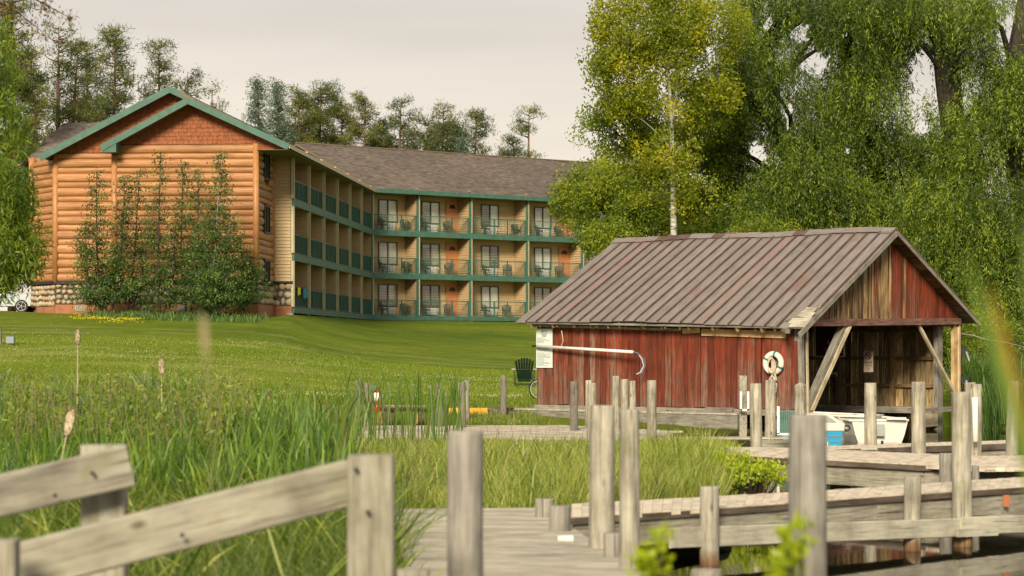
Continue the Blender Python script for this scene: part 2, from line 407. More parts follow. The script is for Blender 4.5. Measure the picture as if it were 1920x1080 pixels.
def groundmat():
    t = NT('lawn_and_marsh'); v = t.node('ShaderNodeTexCoord').outputs['Object']
    ma = t.node('ShaderNodeMapping', {'Vector': v, 'Scale': (.6, 1, 1)}).outputs[0]
    n1 = t.noise(ma, .12, 5); n2 = t.noise(v, 9, 5, .7); n3 = t.noise(v, 1.1, 5, .65)
    c = t.ramp(n1, [(.3, (.085, .135, .012)), (.5, (.125, .185, .015)), (.7, (.17, .215, .022))])
    c = t.mix(1., c, t.ramp(n3, [(.3, (.78, .80, .7)), (.6, (1.08, 1.05, 1.))]), 'MULTIPLY')
    c = t.mix(1., c, t.ramp(n2, [(.3, (.55, .6, .5)), (.65, (1.25, 1.2, 1.1))]), 'MULTIPLY')
    # dry pale patches in drifts
    n4 = t.noise(t.node('ShaderNodeMapping', {'Vector': v, 'Scale': (.25, 1, 1)}).outputs[0], .55, 5, .6)
    sp = t.node('ShaderNodeSeparateXYZ', {0: v})
    band = t.ramp(t.node('ShaderNodeMapRange', {0: sp.outputs[1], 1: 66, 2: 126}).outputs[0], [(.1, (0, 0, 0)), (.2, (.8,) * 3), (.4, (1,) * 3), (.6, (0.1,) * 3), (.8, (0, 0, 0))])
    dm = t.ramp(n4, [(.50, (0, 0, 0)), (.62, (.55,) * 3)]); dm = t.mix(1., dm, band, 'MULTIPLY')
    c = t.mix(dm, c, (.34, .33, .12))
    n5 = t.noise(v, .35, 6, .7); c = t.mix(1., c, t.ramp(n5, [(.32, (.80, .84, .80)), (.5, (1, 1, 1)), (.7, (1.16, 1.08, .95))]), 'MULTIPLY')
    mud = t.ramp(t.node('ShaderNodeMapRange', {0: sp.outputs[1], 1: 58, 2: 62}).outputs[0], [(0, (1, 1, 1)), (1, (0, 0, 0))]); mud = t.mix(1., mud, t.ramp(t.node('ShaderNodeMapRange', {0: sp.outputs[0], 1: 9, 2: 12}).outputs[0], [(0, (1, 1, 1)), (1, (0, 0, 0))]), 'MULTIPLY'); c = t.mix(mud, c, (.045, .042, .014))
    return t.finish(c, .95, t.bump(n2, .9, .06), spec=.1)
M['lawn'] = groundmat()
M['mud'] = paint('lake_bed', (.035, .03, .018), .9, .2)
def watermat():
    t = NT('lake_water'); v = t.node('ShaderNodeMapping', {'Vector': t.node('ShaderNodeTexCoord').outputs['Object'], 'Scale': (1, .45, 1)}).outputs[0]
    n = t.noise(v, 2.2, 4); n2 = t.noise(v, 9, 3); h = t.node('ShaderNodeMath', {0: n, 1: t.node('ShaderNodeMath', {0: n2, 1: .25}, operation='MULTIPLY').outputs[0]}, operation='ADD').outputs[0]
    return t.finish((.012, .011, .006), .03, t.bump(h, .05, .03), spec=.5, IOR=1.33)
M['water'] = watermat()
def birchbark():
    t = NT('birch_bark'); v = t.coords((3, 3, 22)); n = t.noise(v, 1.0, 4); c = t.ramp(n, [(.34, (.06, .05, .04)), (.46, (.38, .36, .31)), (.65, (.56, .54, .48))])
    return t.finish(c, .7)
M['birch'] = birchbark()
LM = dict(
    willow=leafmat('willow_leaves', (.022, .052, .006), (.10, .16, .012), .34, (.30, .38, .03)),
    ash=leafmat('ash_leaves', (.08, .135, .012), (.21, .28, .018), .5, (.40, .45, .03)),
    birchl=leafmat('birch_leaves', (.12, .18, .012), (.27, .32, .015), .5, (.54, .49, .015)),
    pine=leafmat('pine_needles', (.045, .070, .018), (.11, .14, .03), .3, (.27, .26, .05)),
    spruce=leafmat('spruce_needles', (.075, .12, .075), (.15, .21, .14), .2),
    young=leafmat('young_tree_leaves', (.025, .06, .014), (.075, .145, .028), .3, (.19, .28, .05)),
    reed=leafmat('reed_blades', (.04, .095, .012), (.12, .22, .02), .4, (.27, .38, .05)),
    grass=leafmat('marsh_grass', (.065, .115, .014), (.25, .31, .038), .38, (.52, .53, .14)),
    shrub=leafmat('marsh_shrub_leaves', (.09, .15, .012), (.20, .28, .018), .4, (.34, .38, .03)),
    bright=leafmat('bright_leaves', (.22, .34, .01), (.42, .52, .015), .45, (.60, .66, .03)),
    dry=leafmat('dry_stalks', (.16, .11, .06), (.36, .28, .16), .2),
    lawn=leafmat('lawn_blades', (.14, .22, .012), (.24, .33, .02), .4, (.36, .42, .04)),
    clover=leafmat('clover_flowers', (.42, .42, .22), (.64, .62, .42), .2),
    yellow=leafmat('yellow_flowers', (.50, .42, .01), (.75, .62, .02), .3),
    leftwillow=leafmat('near_willow_leaves', (.07, .13, .01), (.20, .29, .02), .45, (.46, .52, .05)),
    orange=leafmat('rusty_blade', (.42, .24, .01), (.5, .3, .02), .4),
)

# ------------------------------------------------------------------ terrain
KPX = [-400, 0, 60, 478, 548, 697, 985, 1250, 1600, 2400]
KYB = [580, 582, 585, 597, 589, 600.5, 604, 606, 640, 650]
KYH = [111, 111, 111, 108, 112.5, 142, 150, 158, 120, 110]
def shore_x(Y):
    return float(np.interp(Y, [0, 15, 20, 25, 27, 31, 38, 44, 56, 58.5, 61, 70, 75], [1.0, 1.0, .75, .95, 2.5, 3.0, 4.0, 4.3, 6.0, 6.6, 7.8, 14, 30]))
def ground_z(x, Y):
    s_ = (x - 7.67) * .636 + (Y - 60) * .772; t_ = -(x - 7.67) * .772 + (Y - 60) * .636
    if -.1 < s_ < 9.3 and -6 < t_ < 8.6: return -1.6
    px = 960 + F * x / max(Y, 1)
    if Y <= 66:
        z = -.47 + .05 * mnoise.noise(Vector((x * .6, Y * .6, 0)))
        if Y > 60: z += (Y - 60) / 6 * .37
    else:
        yb = np.interp(px, KPX, KYB); Yh = np.interp(px, KPX, KYH)
        k_ = min(max((Y - 70) / max(Yh - 73, 1), 0), 1); k_ = k_ ** 1.6
        offs = (-260, -180, -100, -40, 40, 100, 180, 260); Ys_ = sum(np.interp(px + o, KPX, KYH) for o in offs) / 8; bs_ = sum(np.interp(px + o, KPX, KYB) for o in offs) / 8
        Yh = Ys_ + (Yh - Ys_) * k_; yb = bs_ + (yb - bs_) * k_
        ah = (HZ - yb) / F; a0 = -1.9 / 66
        t = min((Y - 66) / (Yh - 66), 1.0)
        a = a0 + (ah - a0) * (1 - (1 - t) ** 1.6)
        z = EYE + a * min(Y, Yh)
        z += .04 * mnoise.noise(Vector((x * .12, Y * .12, 3)))
    d = x - shore_x(Y)
    if Y < 76 and d > 0:
        # right bank far side
        k = min(d / .6, 1); k = k * k * (3 - 2 * k)
        zb = -1.7
        bank = x - (13.6 - (66 - Y) * .12 if Y > 44 else 99)
        z = z * (1 - k) + zb * k
        if bank > 0 and Y > 44: z = max(z, min(-1.7 + bank * 1.4, -.5))
    if Y >= 70 and x > 8: z = max(z, -.3)
    return float(z)
def axis(a, b, near, step, far):
    out = list(np.arange(a, b, step)); s = step; v = b
    while v < near: s *= 1.35; out.append(v); v += s
    return out + [near]
Ys = list(np.arange(4, 24, .8)) + list(np.arange(24, 76, .5)) + list(np.arange(76, 175, 1.5)) + [185, 200, 230, 280, 360, 500, 800, 1400, 2600]
Ys = [-40, -10] + Ys
Xs = [-1500, -700, -350, -180, -110, -75] + list(np.arange(-55, -14, 1.2)) + list(np.arange(-14, 20, .45)) + list(np.arange(20, 60, 1.5)) + [75, 110, 180, 350, 700, 1500]
gv = np.array([[(x, y, ground_z(x, max(y, 4))) for x in Xs] for y in Ys]).reshape(-1, 3)
nx = len(Xs); gq = [(j * nx + i, j * nx + i + 1, (j + 1) * nx + i + 1, (j + 1) * nx + i) for j in range(len(Ys) - 1) for i in range(nx - 1)]
g = np_mesh('ground', gv, gq, M['lawn'], smooth=True); tag(g, 'green lawn rising to the hotel and marshy ground by the docks', None, None, 'structure')
wq = MB().quad(V(-1500, -300, WATER), V(1500, -300, WATER), V(1500, 74, WATER), V(-1500, 74, WATER))
tag(wq.build('water', M['water'], origin=(0, 0, WATER)), 'dark still lake water under the docks', None, None, 'structure')

# ------------------------------------------------------------------ hotel
HT = thing('log_hotel', (-12, 112, 3.4), 'three storey log and siding hotel with green balconies and shingled roof on the hill', 'hotel')
C0 = V(X(697, 142), 142, 0); L0 = V(X(548, 112.5), 112.5, 0)
u1 = (C0 - L0).normalized(); f1 = V(u1.y, -u1.x, 0)                 # wing direction (away) and its front-face direction (to the right)
FZ = [EYE + 1.96, EYE + 4.66, EYE + 7.40]; EAVE = EYE + 9.97
C1 = V(X(988.5, 149.9), 149.9, 0); u2 = (C1 - C0).normalized(); n2 = V(-u2.y, u2.x, 0)
n1 = -f1
Zu = V(0, 0, 1)
def on_line(px):                                                    # distance along wing 2 seen at column px
    k = (px - 960) / F; return (k * C0.y - C0.x) / (u2.x - k * u2.y)

def lapped(mb, p0, p1, up, total, pitch, lip, nrm):
    """lapped horizontal courses from the base line p0-p1 going along up"""
    p0 = Vector(p0); p1 = Vector(p1); n = max(1, int(round(total / pitch))); pitch = total / n
    for i in range(n):
        a = up * pitch * i; b = up * pitch * (i + 1)
        mb.quad(p0 + a + nrm * lip, p1 + a + nrm * lip, p1 + b, p0 + b)
        mb.quad(p0 + a, p1 + a, p1 + a + nrm * lip, p0 + a + nrm * lip)
def siding(p0, p1, h, nrm, mat, z0, name='siding'):
    mb = MB(); a = V(p0.x, p0.y, z0); b = V(p1.x, p1.y, z0)
    lapped(mb, a, b, Zu, h, .17, .05, nrm)
    mb.prism([a - nrm * .003, b - nrm * .003, b - nrm * .003 + Zu * h, a - nrm * .003 + Zu * h], -nrm * .1)
    return mb.build(name, mat, HT, kind='stuff')

_share = {}
def frame_obj(name, key, builder, mat, parent, origin, a, n):
    """object in local frame x=a (along), y=n (into wall), z up, sharing mesh data by key"""
    if key not in _share:
        mb = builder(); me = bpy.data.meshes.new(name); me.from_pydata([tuple(p) for p in mb.v], [], mb.f); me.materials.append(mat); _share[key] = me
    o = bpy.data.objects.new(name, _share[key]); reg(o, Vector(origin), parent)
    if parent.type == 'MESH' and parent.rotation_euler.z != 0:       # nested: parent already turned
        o.location = (0, 0, 0)
        o.location = Matrix.Rotation(-parent.rotation_euler.z, 3, 'Z') @ (Vector(origin) - WO[parent.name])
    else: o.rotation_euler = (0, 0, math.atan2(a.y, a.x))
    return o
def railing(origin, a, n, width, posts):
    def rails():
        m = MB(); m.box((width / 2, .03, 1.02), (width, .05, .05)); m.box((width / 2, .03, .1), (width, .035, .035))
        for p in posts: m.box((p * width, .03, .52), (.07, .07, 1.04))
        return m
    def pick():
        m = MB(); k = int(width / .105)
        for i in range(k): m.box(((i + .5) * width / k, .03, .56), (.016, .016, .88))
        return m
    r = frame_obj('railing', ('r', round(width, 2)), rails, M['greenrail'], HT, origin, a, n)
    q = frame_obj('pickets', ('p', round(width, 2)), pick, M['greenrail'], r, origin, a, n); q['kind'] = 'stuff'
def winframe_b():
    m = MB(); w, h, t = 1.5, 1.46, .07
    for z in (t / 2, h - t / 2): m.box((w / 2, -.03, z), (w, .08, t))
    for x in (t / 2, w / 2, w - t / 2): m.box((x, -.032, h / 2), (t, .08, h - 2 * t - .004))
    return m
def bars_b():
    m = MB(); w, h = 1.5, 1.46
    for z in (.4, .74, 1.08): m.box((w * .5, -.018, z), (w - .16, .012, .02))
    for x in (.27, .54, .99, 1.25): m.box((x, -.02, h / 2), (.02, .012, h - .14))
    return m
def window(origin, a, n, mats, grid=False):
    f = frame_obj('window', 'wf', winframe_b, M['winframe'], HT, origin, a, n)
    for k in (0, 1):
        key = 'pane%d%s' % (k, mats[k].name)
        frame_obj('pane', key, lambda: MB().box((.40 + k * .70, -.005, .73), (.66, .02, 1.32)), mats[k], f, origin, a, n)
    if grid: frame_obj('glazing_bars', 'bars', bars_b, M['white'], f, origin, a, n)
    if mats[0] is M['curtain'] or random.random() < .5:
        frame_obj('blind', 'blind', lambda: MB().box((.40, -.02, 1.28), (.64, .008, .2)), M['halfcurtain'], f, origin, a, n)
def acgrille():
    m = MB(); w, h = .85, .42
    for i in range(5): m.box((w / 2, -.20, h * i / 4), (w + .03, .02, .05))
    for i in range(8): m.box((w * i / 7, -.202, h / 2), (.04, .02, h))
    return m
def ac(origin, a, n):
    b = frame_obj('air_conditioner', 'ac', lambda: MB().box((.425, -.1, .21), (.83, .18, .40)), M['acdark'], HT, origin, a, n)
    frame_obj('grille', 'acg', acgrille, M['white'], b, origin, a, n)
def door(origin, a, n):
    def leaf():
        return MB().box((.42, -.02, 1.02), (.84, .06, 2.02))
    d = frame_obj('door', 'door', leaf, M['door'], HT, origin, a, n)
    def fan():
        m = MB(); p = [V(.42 + .26 * math.cos(t), -.056, 1.66 + .27 * math.sin(t)) for t in np.linspace(0, math.pi, 11)]
        m.prism(p, V(0, -.01, 0)); return m
    frame_obj('fanlight', 'fan', fan, M['doorglass'], d, origin, a, n)
    def fr():
        m = MB(); m.box((-.05, -.03, 1.05), (.09, .09, 2.1)); m.box((.89, -.03, 1.05), (.09, .09, 2.1)); m.box((.42, -.03, 2.1), (.85, .09, .1)); return m
    frame_obj('door_frame', 'dframe', fr, M['logpost'], d, origin, a, n)
    def kn(): m = MB(); m.tube([(.1, -.05, 1.0), (.1, -.10, 1.0)], .03, 8); return m
    frame_obj('handle', 'knob', kn, M['chrome'], d, origin, a, n)

# wicker balcony chair prototype (faces -y)
def build_chair(proto_loc):
    c = thing('patio_chair', proto_loc, 'x', 'chair', 'dark patio chairs on the hotel balconies')
    m = MB(); m.box((0, 0, .42), (.5, .48, .05)); m.build('seat', M['wicker'], c, origin=(0, 0, 0)).location = (0, 0, 0)
    m = MB()
    for i in range(9):
        t = (i - 4) / 4; m.bar((t * .27, .2 - abs(t) * .12, .42), (t * .3, .27 - abs(t) * .16, .86 - .1 * t * t), .055, .02, up=(0, 1, 0))
    m.build('backrest', M['wicker'], c, origin=(0, 0, 0)).location = (0, 0, 0)
    for s in (-1, 1):
        m = MB(); m.tube([(s * .28, -.22, .62), (s * .31, .0, .66), (s * .29, .16, .6)], .022, 6); m.build('armrest', M['wicker'], c, origin=(0, 0, 0)).location = (0, 0, 0)
        for y in (-.2, .2):
            m = MB(); m.tube([(s * .24, y, .42 if y > 0 else .62), (s * .27, y * 1.15, 0)], .016, 6); m.build('leg', M['black'], c, origin=(0, 0, 0)).location = (0, 0, 0)
    return c
chair0 = build_chair((0, 140, 0)); chair_used = False
def copy_thing(root, loc, rz, label=None, group=None, scale=None):
    r = root.copy(); COL.objects.link(r); r.location = loc; r.rotation_euler = (0, 0, rz); WO[r.name] = Vector(loc)
    if label: r['label'] = label
    if group: r['group'] = group
    if scale: r.scale = scale
    for ch in list(root.children):
        c = ch.copy(); COL.objects.link(c); c.parent = r
        for gg in ch.children:
            d = gg.copy(); COL.objects.link(d); d.parent = c
    return r
def put_chair(loc, rz, label):
    global chair_used
    if not chair_used:
        chair_used = True; chair0.location = loc; chair0.rotation_euler = (0, 0, rz); chair0['label'] = label; return chair0
    return copy_thing(chair0, loc, rz, label)

REC = 1.27
# wing 1: six bays going away on the left; wing 2: bays seen at these columns
W1 = (C0 - L0).length / 6
bays2 = [0.0] + [on_line(p) for p in (783.5, 882, 988.5, 1091.5)]
bays2 += [bays2[-1] + 4.75 * k for k in range(1, 4)]
winu = {0: 1.36, 1: 1.16, 2: 1.82, 3: 1.58}; nh = [FZ[1] - FZ[0], FZ[2] - FZ[1], EAVE - FZ[2]]
floors = ['ground floor', 'middle floor', 'top floor']; ordin = ['at inner corner', 'second from inner corner', 'third from inner corner', 'fourth from inner corner']
gl = [[(M['glass'], M['halfcurtain']), (M['glass'], M['glass']), (M['curtain'], M['curtain']), (M['halfcurtain'], M['halfcurtain'])],
      [(M['curtain'], M['curtain']), (M['glass'], M['halfcurtain']), (M['halfcurtain'], M['glass']), (M['curtain'], M['curtain'])],
      [(M['halfcurtain'], M['curtain']), (M['halfcurtain'], M['curtain']), (M['glass'], M['curtain']), (M['curtain'], M['curtain'])]]
def bay(p0, a, n, w, fl, door_u=None, wu=1.3, glz=None, grid=False, ends=False):
    z = FZ[fl]; h = nh[fl] - .22 if fl < 2 else nh[fl] + .25
    q0 = p0 + n * REC; q1 = q0 + a * w
    siding(q0, q1, h, -n, M['siding'], z)
    # divider at the far end of the bay, its near face toward the viewer
    e0 = p0 + a * (w - .08)
    siding(e0 + n * .02, e0 + n * REC, h, -a, M['siding_shaded'], z, 'divider')
    window(V(q0.x, q0.y, z + .62) + a * wu - n * .03, a, n, glz or (M['glass'], M['halfcurtain']), grid)
    ac(V(q0.x, q0.y, z + .12) + a * (wu + .32) - n * .03, a, n)
    if door_u: door(V(q0.x, q0.y, z + .02) + a * door_u - n * .03, a, n)
    railing(V(p0.x, p0.y, z) + a * .09 + n * .02, a, n, w - .16, (.01, .42 if w > 4 else .34, .66, .99))
for k in range(6):
    for fl in range(3): bay(L0 + u1 * W1 * k, u1, n1, W1, fl, None, 1.9)
for k in range(len(bays2) - 1):
    w = bays2[k + 1] - bays2[k]; p0 = C0 + u2 * bays2[k]
    for fl in range(3):
        wu = winu.get(k, 1.6)
        bay(p0, u2, n2, w, fl, (w - 1.02 if k % 2 == 1 else None), wu, gl[fl][k % 4], grid=(k == 0 and fl == 1) or (k == 3 and fl == 1))
        if k < 4:
            base = V(p0.x, p0.y, FZ[fl])
            rz = math.atan2(u2.y, u2.x)
            put_chair(base + u2 * (wu - .12) + n2 * .62, rz + random.uniform(.1, .9), 'patio chair left of the air conditioner, %s balcony %s' % (floors[fl], ordin[k]))
            put_chair(base + u2 * (wu + (1.75 if k != 2 or fl < 2 else 2.6)) + n2 * random.uniform(.5, .75), rz - random.uniform(.1, .9), 'patio chair right of the air conditioner, %s balcony %s' % (floors[fl], ordin[k]))
END2 = C0 + u2 * bays2[-1]
# balcony slabs, green beams, posts
for a0, a1, a, n, cnt in ((L0, C0, u1, n1, 6), (C0, END2, u2, n2, 7)):
    for fl in range(3):
        L = (a1 - a0).length
        m = MB(); c = (a0 + a1) / 2 + n * (REC / 2 + .07); m.box(V(c.x, c.y, FZ[fl] - .11), (L, REC, .21), (a, n, Zu)); m.build('balcony_floor', M['slab'], HT)
        m = MB(); c = (a0 + a1) / 2 - n * .02; hh = .36 if fl else .30
        m.box(V(c.x, c.y, FZ[fl] - hh / 2 + .03), (L, .16, hh), (a, n, Zu)); m.build('balcony_beam', M['green'], HT)
    ts = [W1 * i for i in range(7)] if cnt == 6 else bays2
    for i, t in enumerate(ts):
        if cnt == 6 and i == 6: continue
        for fl in range(3):
            p = a0 + a * t; z0 = FZ[fl] + .034; z1 = FZ[fl + 1] - .334 if fl < 2 else EAVE - .02
            m = MB(); m.box(V(p.x, p.y, (z0 + z1) / 2) - n * .01, (.16, .17, z1 - z0), (a, n, Zu)); m.build('balcony_post', M['green'], HT)
            if cnt == 6:
                m = MB(); m.box(V(p.x, p.y, (z0 + z1) / 2) - a * .09 - n * .02, (.02, .13, z1 - z0 - .03), (a, n, Zu)); m.build('post_trim', M['cream'], HT)
            m = MB(); m.box(V(p.x, p.y, (z0 + z1) / 2) - n * .108 + a * (.05 if cnt == 7 else 0.0), (.05 if cnt == 7 else .09, .02, z1 - z0 - .03), (a, n, Zu)); m.build('post_trim', M['cream'], HT)
        p = a0 + a * (t + .12) - n * .13; m = MB(); m.tube([V(p.x, p.y, EAVE - .18), V(p.x, p.y, EAVE - .06)], [.05, .07], 8); m.build('soffit_light', M['white'], HT)
        # footing pier
        m = MB(); p = a0 + a * t + n * .1; m.box(V(p.x, p.y, FZ[0] - .65), (.3, .3, .75), (a, n, Zu)); m.build('pier', M['vent'], HT)
# blank skirt behind the piers, back volume of both wings
m = MB(); 
for a0, a1, n in ((L0, C0, n1), (C0, END2, n2)):
    m.prism([V(a0.x, a0.y, 2.6) + n * (REC + .12), V(a1.x, a1.y, 2.6) + n * (REC + .12), V(a1.x, a1.y, EAVE) + n * (REC + .12), V(a0.x, a0.y, EAVE) + n * (REC + .12)], n * 10)
m.build('inner_walls', M['siding_shaded'], HT)
# --- roofs: lapped shingle courses with per-shingle tint
def shingle_roof(p0, p1, q0, q1, pitch=.15, name='roof', thick=.16):
    """p0-p1 eave, q0-q1 ridge"""
    p0, p1, q0, q1 = map(Vector, (p0, p1, q0, q1))
    nrm = (p1 - p0).cross(q0 - p0).normalized()
    if nrm.z < 0: nrm = -nrm
    n = int(((q0 + q1) / 2 - (p0 + p1) / 2).length / pitch); Vv = []; T = []; Q = []
    L = (p1 - p0).length; cols = int(L / .33)
    for i in range(n):
        a0 = p0.lerp(q0, i / n); a1 = p1.lerp(q1, i / n); b0 = p0.lerp(q0, (i + 1) / n); b1 = p1.lerp(q1, (i + 1) / n)
        off = random.random() / cols
        ts = [0] + [min(1, max(0, (k + off * cols + random.uniform(-.15, .15)) / cols)) for k in range(1, cols)] + [1]
        for k in range(cols):
            t0, t1 = ts[k], ts[k + 1]; lip = nrm * (.02 + .012 * random.random()); b = len(Vv)
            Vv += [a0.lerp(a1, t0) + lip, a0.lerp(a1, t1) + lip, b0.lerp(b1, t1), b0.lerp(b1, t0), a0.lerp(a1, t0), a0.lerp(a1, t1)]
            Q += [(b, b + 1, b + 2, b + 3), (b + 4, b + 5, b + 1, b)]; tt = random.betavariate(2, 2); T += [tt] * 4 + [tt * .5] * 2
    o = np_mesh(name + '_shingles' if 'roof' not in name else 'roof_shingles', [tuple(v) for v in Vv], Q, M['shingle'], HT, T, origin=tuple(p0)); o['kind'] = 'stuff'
    m = MB(); e_ = nrm * .004; m.prism([p0 - e_, p1 - e_, q1 - e_, q0 - e_], -nrm * thick); m.build(name, M['soffit'], HT)
RZ = 15.25
OUT = .42
ea = C0 - n2 * OUT + u2 * .1; eb = END2 - n2 * OUT; ra = C0 + n2 * 8 - u2 * .5; rb = END2 + n2 * 8
shingle_roof(V(ea.x, ea.y, EAVE), V(eb.x, eb.y, EAVE), V(ra.x, ra.y, RZ), V(rb.x, rb.y, RZ))
rc = END2 + n2 * 16; rd = C0 + n2 * 16 - u2 * .5
shingle_roof(V(rc.x, rc.y, EAVE), V(rd.x, rd.y, EAVE), V(rb.x, rb.y, RZ), V(ra.x, ra.y, RZ))
m = MB(); m.bar(V(ra.x, ra.y, RZ + .03), V(rb.x, rb.y, RZ + .03), .3, .06); m.build('ridge_cap', M['soffit'], HT)
m = MB(); q = -n2 * .03; m.bar(V(ea.x, ea.y, EAVE - .08) + q, V(eb.x, eb.y, EAVE - .08) + q, .05, .26); m.build('fascia', M['green'], HT)
m = MB(); m.prism([V(ea.x, ea.y, EAVE - .19), V(eb.x, eb.y, EAVE - .19), V(eb.x, eb.y, EAVE - .19) + n2 * 2, V(ea.x, ea.y, EAVE - .19) + n2 * 2], -Zu * .02); m.build('soffit', M['soffit'], HT)
# left wing roof
P1 = L0 - f1 * 1.02; P2 = P1 - u1 * 4.33; P3 = P2 - f1 * 7.02; P3b = P3 + u1 * .8; P4 = P3b - f1 * 3.05; P5 = V(X(60, 112.0), 112.0, 0)
AP = V(X(318, 108.6), 108.6, 0); APZ = EYE + (HZ - 162) * 108.6 / F          # main gable apex
eR0 = V(X(541, 107.6), 107.6, 0); eR0z = EYE + (HZ - 270) * 107.6 / F
eR1 = C0 + f1 * .30 + u1 * .2
BA = AP + u1 * 43
shingle_roof(V(eR0.x, eR0.y, eR0z), V(eR1.x, eR1.y, EAVE - .02), V(AP.x, AP.y, APZ), V(BA.x, BA.y, APZ), .3)
eL = V(X(74, 108.9), 108.9, 0); eLz = EYE + (HZ - 291) * 108.9 / F; eL1 = eL + u1 * 43
shingle_roof(V(eL1.x, eL1.y, eLz), V(eL.x, eL.y, eLz), V(BA.x, BA.y, APZ), V(AP.x, AP.y, APZ), .3)
m = MB(); m.bar(V(eR0.x, eR0.y, eR0z - .1) + f1 * .04 , V(eR1.x, eR1.y, EAVE - .12) + f1 * .04, .05, .20); m.build('gutter', M['cream'], HT)
m = MB(); m.prism([V(eR0.x, eR0.y, eR0z - .26) , V(eR1.x, eR1.y, EAVE - .24), V(eR1.x, eR1.y, EAVE - .24) - f1 * 2.2, V(eR0.x, eR0.y, eR0z - .26) - f1 * 1.55], -Zu * .02); m.build('soffit', M['soffit'], HT)
# front bump gable
FA = V(X(352, 107.5), 107.5, 0); FAZ = EYE + (HZ - 183) * 107.5 / F
fL = V(X(190, 107.7), 107.7, 0); fLz = EYE + (HZ - 272) * 107.7 / F
FA1 = FA + u1 * 2; fL1 = fL + u1 * 2
def rake(p, q, w=.30, t=.09, back=.0):
    m = MB(); m.bar(p, q, t, w); return m.build('rake_board', M['green'], HT)
shingle_roof(V(fL1.x, fL1.y, fLz), V(fL.x, fL.y, fLz), V(FA1.x, FA1.y, FAZ), V(FA.x, FA.y, FAZ), .3)
dz = Zu * .14
rake(V(fL.x, fL.y, fLz) - dz, V(FA.x, FA.y, FAZ) - dz)
rake(V(FA.x, FA.y, FAZ) - dz - u1 * .01, V(eR0.x, eR0.y, eR0z) - dz - u1 * .01)
shingle_roof(V(eR0.x, eR0.y, eR0z + .01), V(eR0.x + u1.x, eR0.y + u1.y, eR0z + .01), V(FA.x, FA.y, FAZ + .01), V(FA.x + u1.x, FA.y + u1.y, FAZ + .01), .3)
pm = V(X(356, 108.5), 108.5, EYE + (HZ - 180) * 108.5 / F)
rake(V(eL.x, eL.y, eLz) - dz, V(AP.x, AP.y, APZ) - dz); rake(V(AP.x, AP.y, APZ) - dz + u1 * .01, pm - dz)
# boxed eave return of the front gable
m = MB(); p = V(fL.x, fL.y, fLz); m.prism([p - Zu * .02, p - Zu * .34, p - Zu * .34 + f1 * .72, p + Zu * .30 + f1 * .72], u1 * .9); m.build('eave_return', M['green'], HT)
# rear hip roof behind on the left
zz = lambda py, Y: EYE + (HZ - py) * Y / F
shingle_roof(V(X(52, 118), 118, zz(296, 118)), V(X(215, 117), 117, zz(300, 117)), V(X(118, 127), 127, zz(232, 127)), V(X(190, 127), 127, zz(229, 127)), .3)
# roof vents
for px, py, Y, h in ((409, 195, 116, .6), (455, 222, 118, .55)):
    p = P(px, py + 20, Y); m = MB(); m.tube([p, p + Zu * (h + .3)], .07, 8); m.build('vent_pipe', M['vent'], HT)
# --- gable walls (shakes)
def shake_gable(poly_top, zb, p0, p1, nrm):
    """courses between p0,p1 (base ends) clipped by top profile z(s)"""
    L = (p1 - p0).length; a = (p1 - p0).normalized(); m = MB(); z = zb; row = 0
    def top(s): return float(np.interp(s, [t[0] for t in poly_top], [t[1] for t in poly_top]))
    zmax = max(t[1] for t in poly_top)
    while z < zmax:
        s = -random.random() * .2
        while s < L:
            w = random.uniform(.16, .34); s0, s1 = max(s, 0), min(s + w - .012, L); s += w
            if s1 - s0 < .03: continue
            zt0, zt1 = min(z + .2, top(s0)), min(z + .2, top(s1))
            if max(zt0, zt1) < z + .02: continue
            zt0 = max(zt0, z + .001); zt1 = max(zt1, z + .001)
            q0 = p0 + a * s0; q1 = p0 + a * s1; lip = nrm * (.035 + random.random() * .012); zz0 = z + random.uniform(-.008, .008)
            m.hexa([V(q0.x, q0.y, zz0), V(q1.x, q1.y, zz0), V(q1.x, q1.y, zz0) + lip, V(q0.x, q0.y, zz0) + lip,
                    V(q0.x, q0.y, zt0), V(q1.x, q1.y, zt1), V(q1.x, q1.y, zt1) + nrm * .012, V(q0.x, q0.y, zt0) + nrm * .012])
        z += .195
    o = m.build('gable_shakes', M['shake'], HT, kind='stuff')
    pts = [V(p0.x, p0.y, zb)] + [V(p1.x, p1.y, zb)] + [V((p0 + a * s).x, (p0 + a * s).y, z_) for s, z_ in reversed(poly_top)]
    mb = MB(); mb.prism([p - nrm * .004 for p in pts], -nrm * .12); mb.build('gable_wall', M['shake'], HT)
nf = -u1
ZG = EYE + (HZ - 270) * 108.4 / F; ZGL = EYE + (HZ - 286) * 109.5 / F
def zr(px, base_y, Y): return EYE + (HZ - base_y) * Y / F
g0 = P3 - f1 * .0; g1 = P2 + f1 * 1.55
Lg = (g1 - g0).length; sA = (352 - 212) / (480 - 212) * 7.02
slope = (FAZ - eR0z) / ((V(eR0.x, eR0.y, 0) - V(FA.x, FA.y, 0)).length)
shake_gable([(0, FAZ - .2 - slope * sA * 1.0), (sA, FAZ - .22), (Lg, max(ZG + .02, FAZ - .22 - slope * (Lg - sA)))], ZG, g0, g1, nf)
k0 = P4; k1 = P3b + f1 * 5; Lk = (k1 - k0).length; sB = (318 - 103) / F * 109.6
sl2 = (APZ - eLz) / (AP - eL).length
shake_gable([(0, APZ - .25 - sl2 * sB), (sB, APZ - .24), (Lk, APZ - .24 - slope * (Lk - sB))], ZGL, k0, k1, nf)
zP2 = FAZ - .24 - slope * (P2 - FA).dot(f1)
q_ = P2 + nf * .03; r_ = q_ + f1 * 1.6
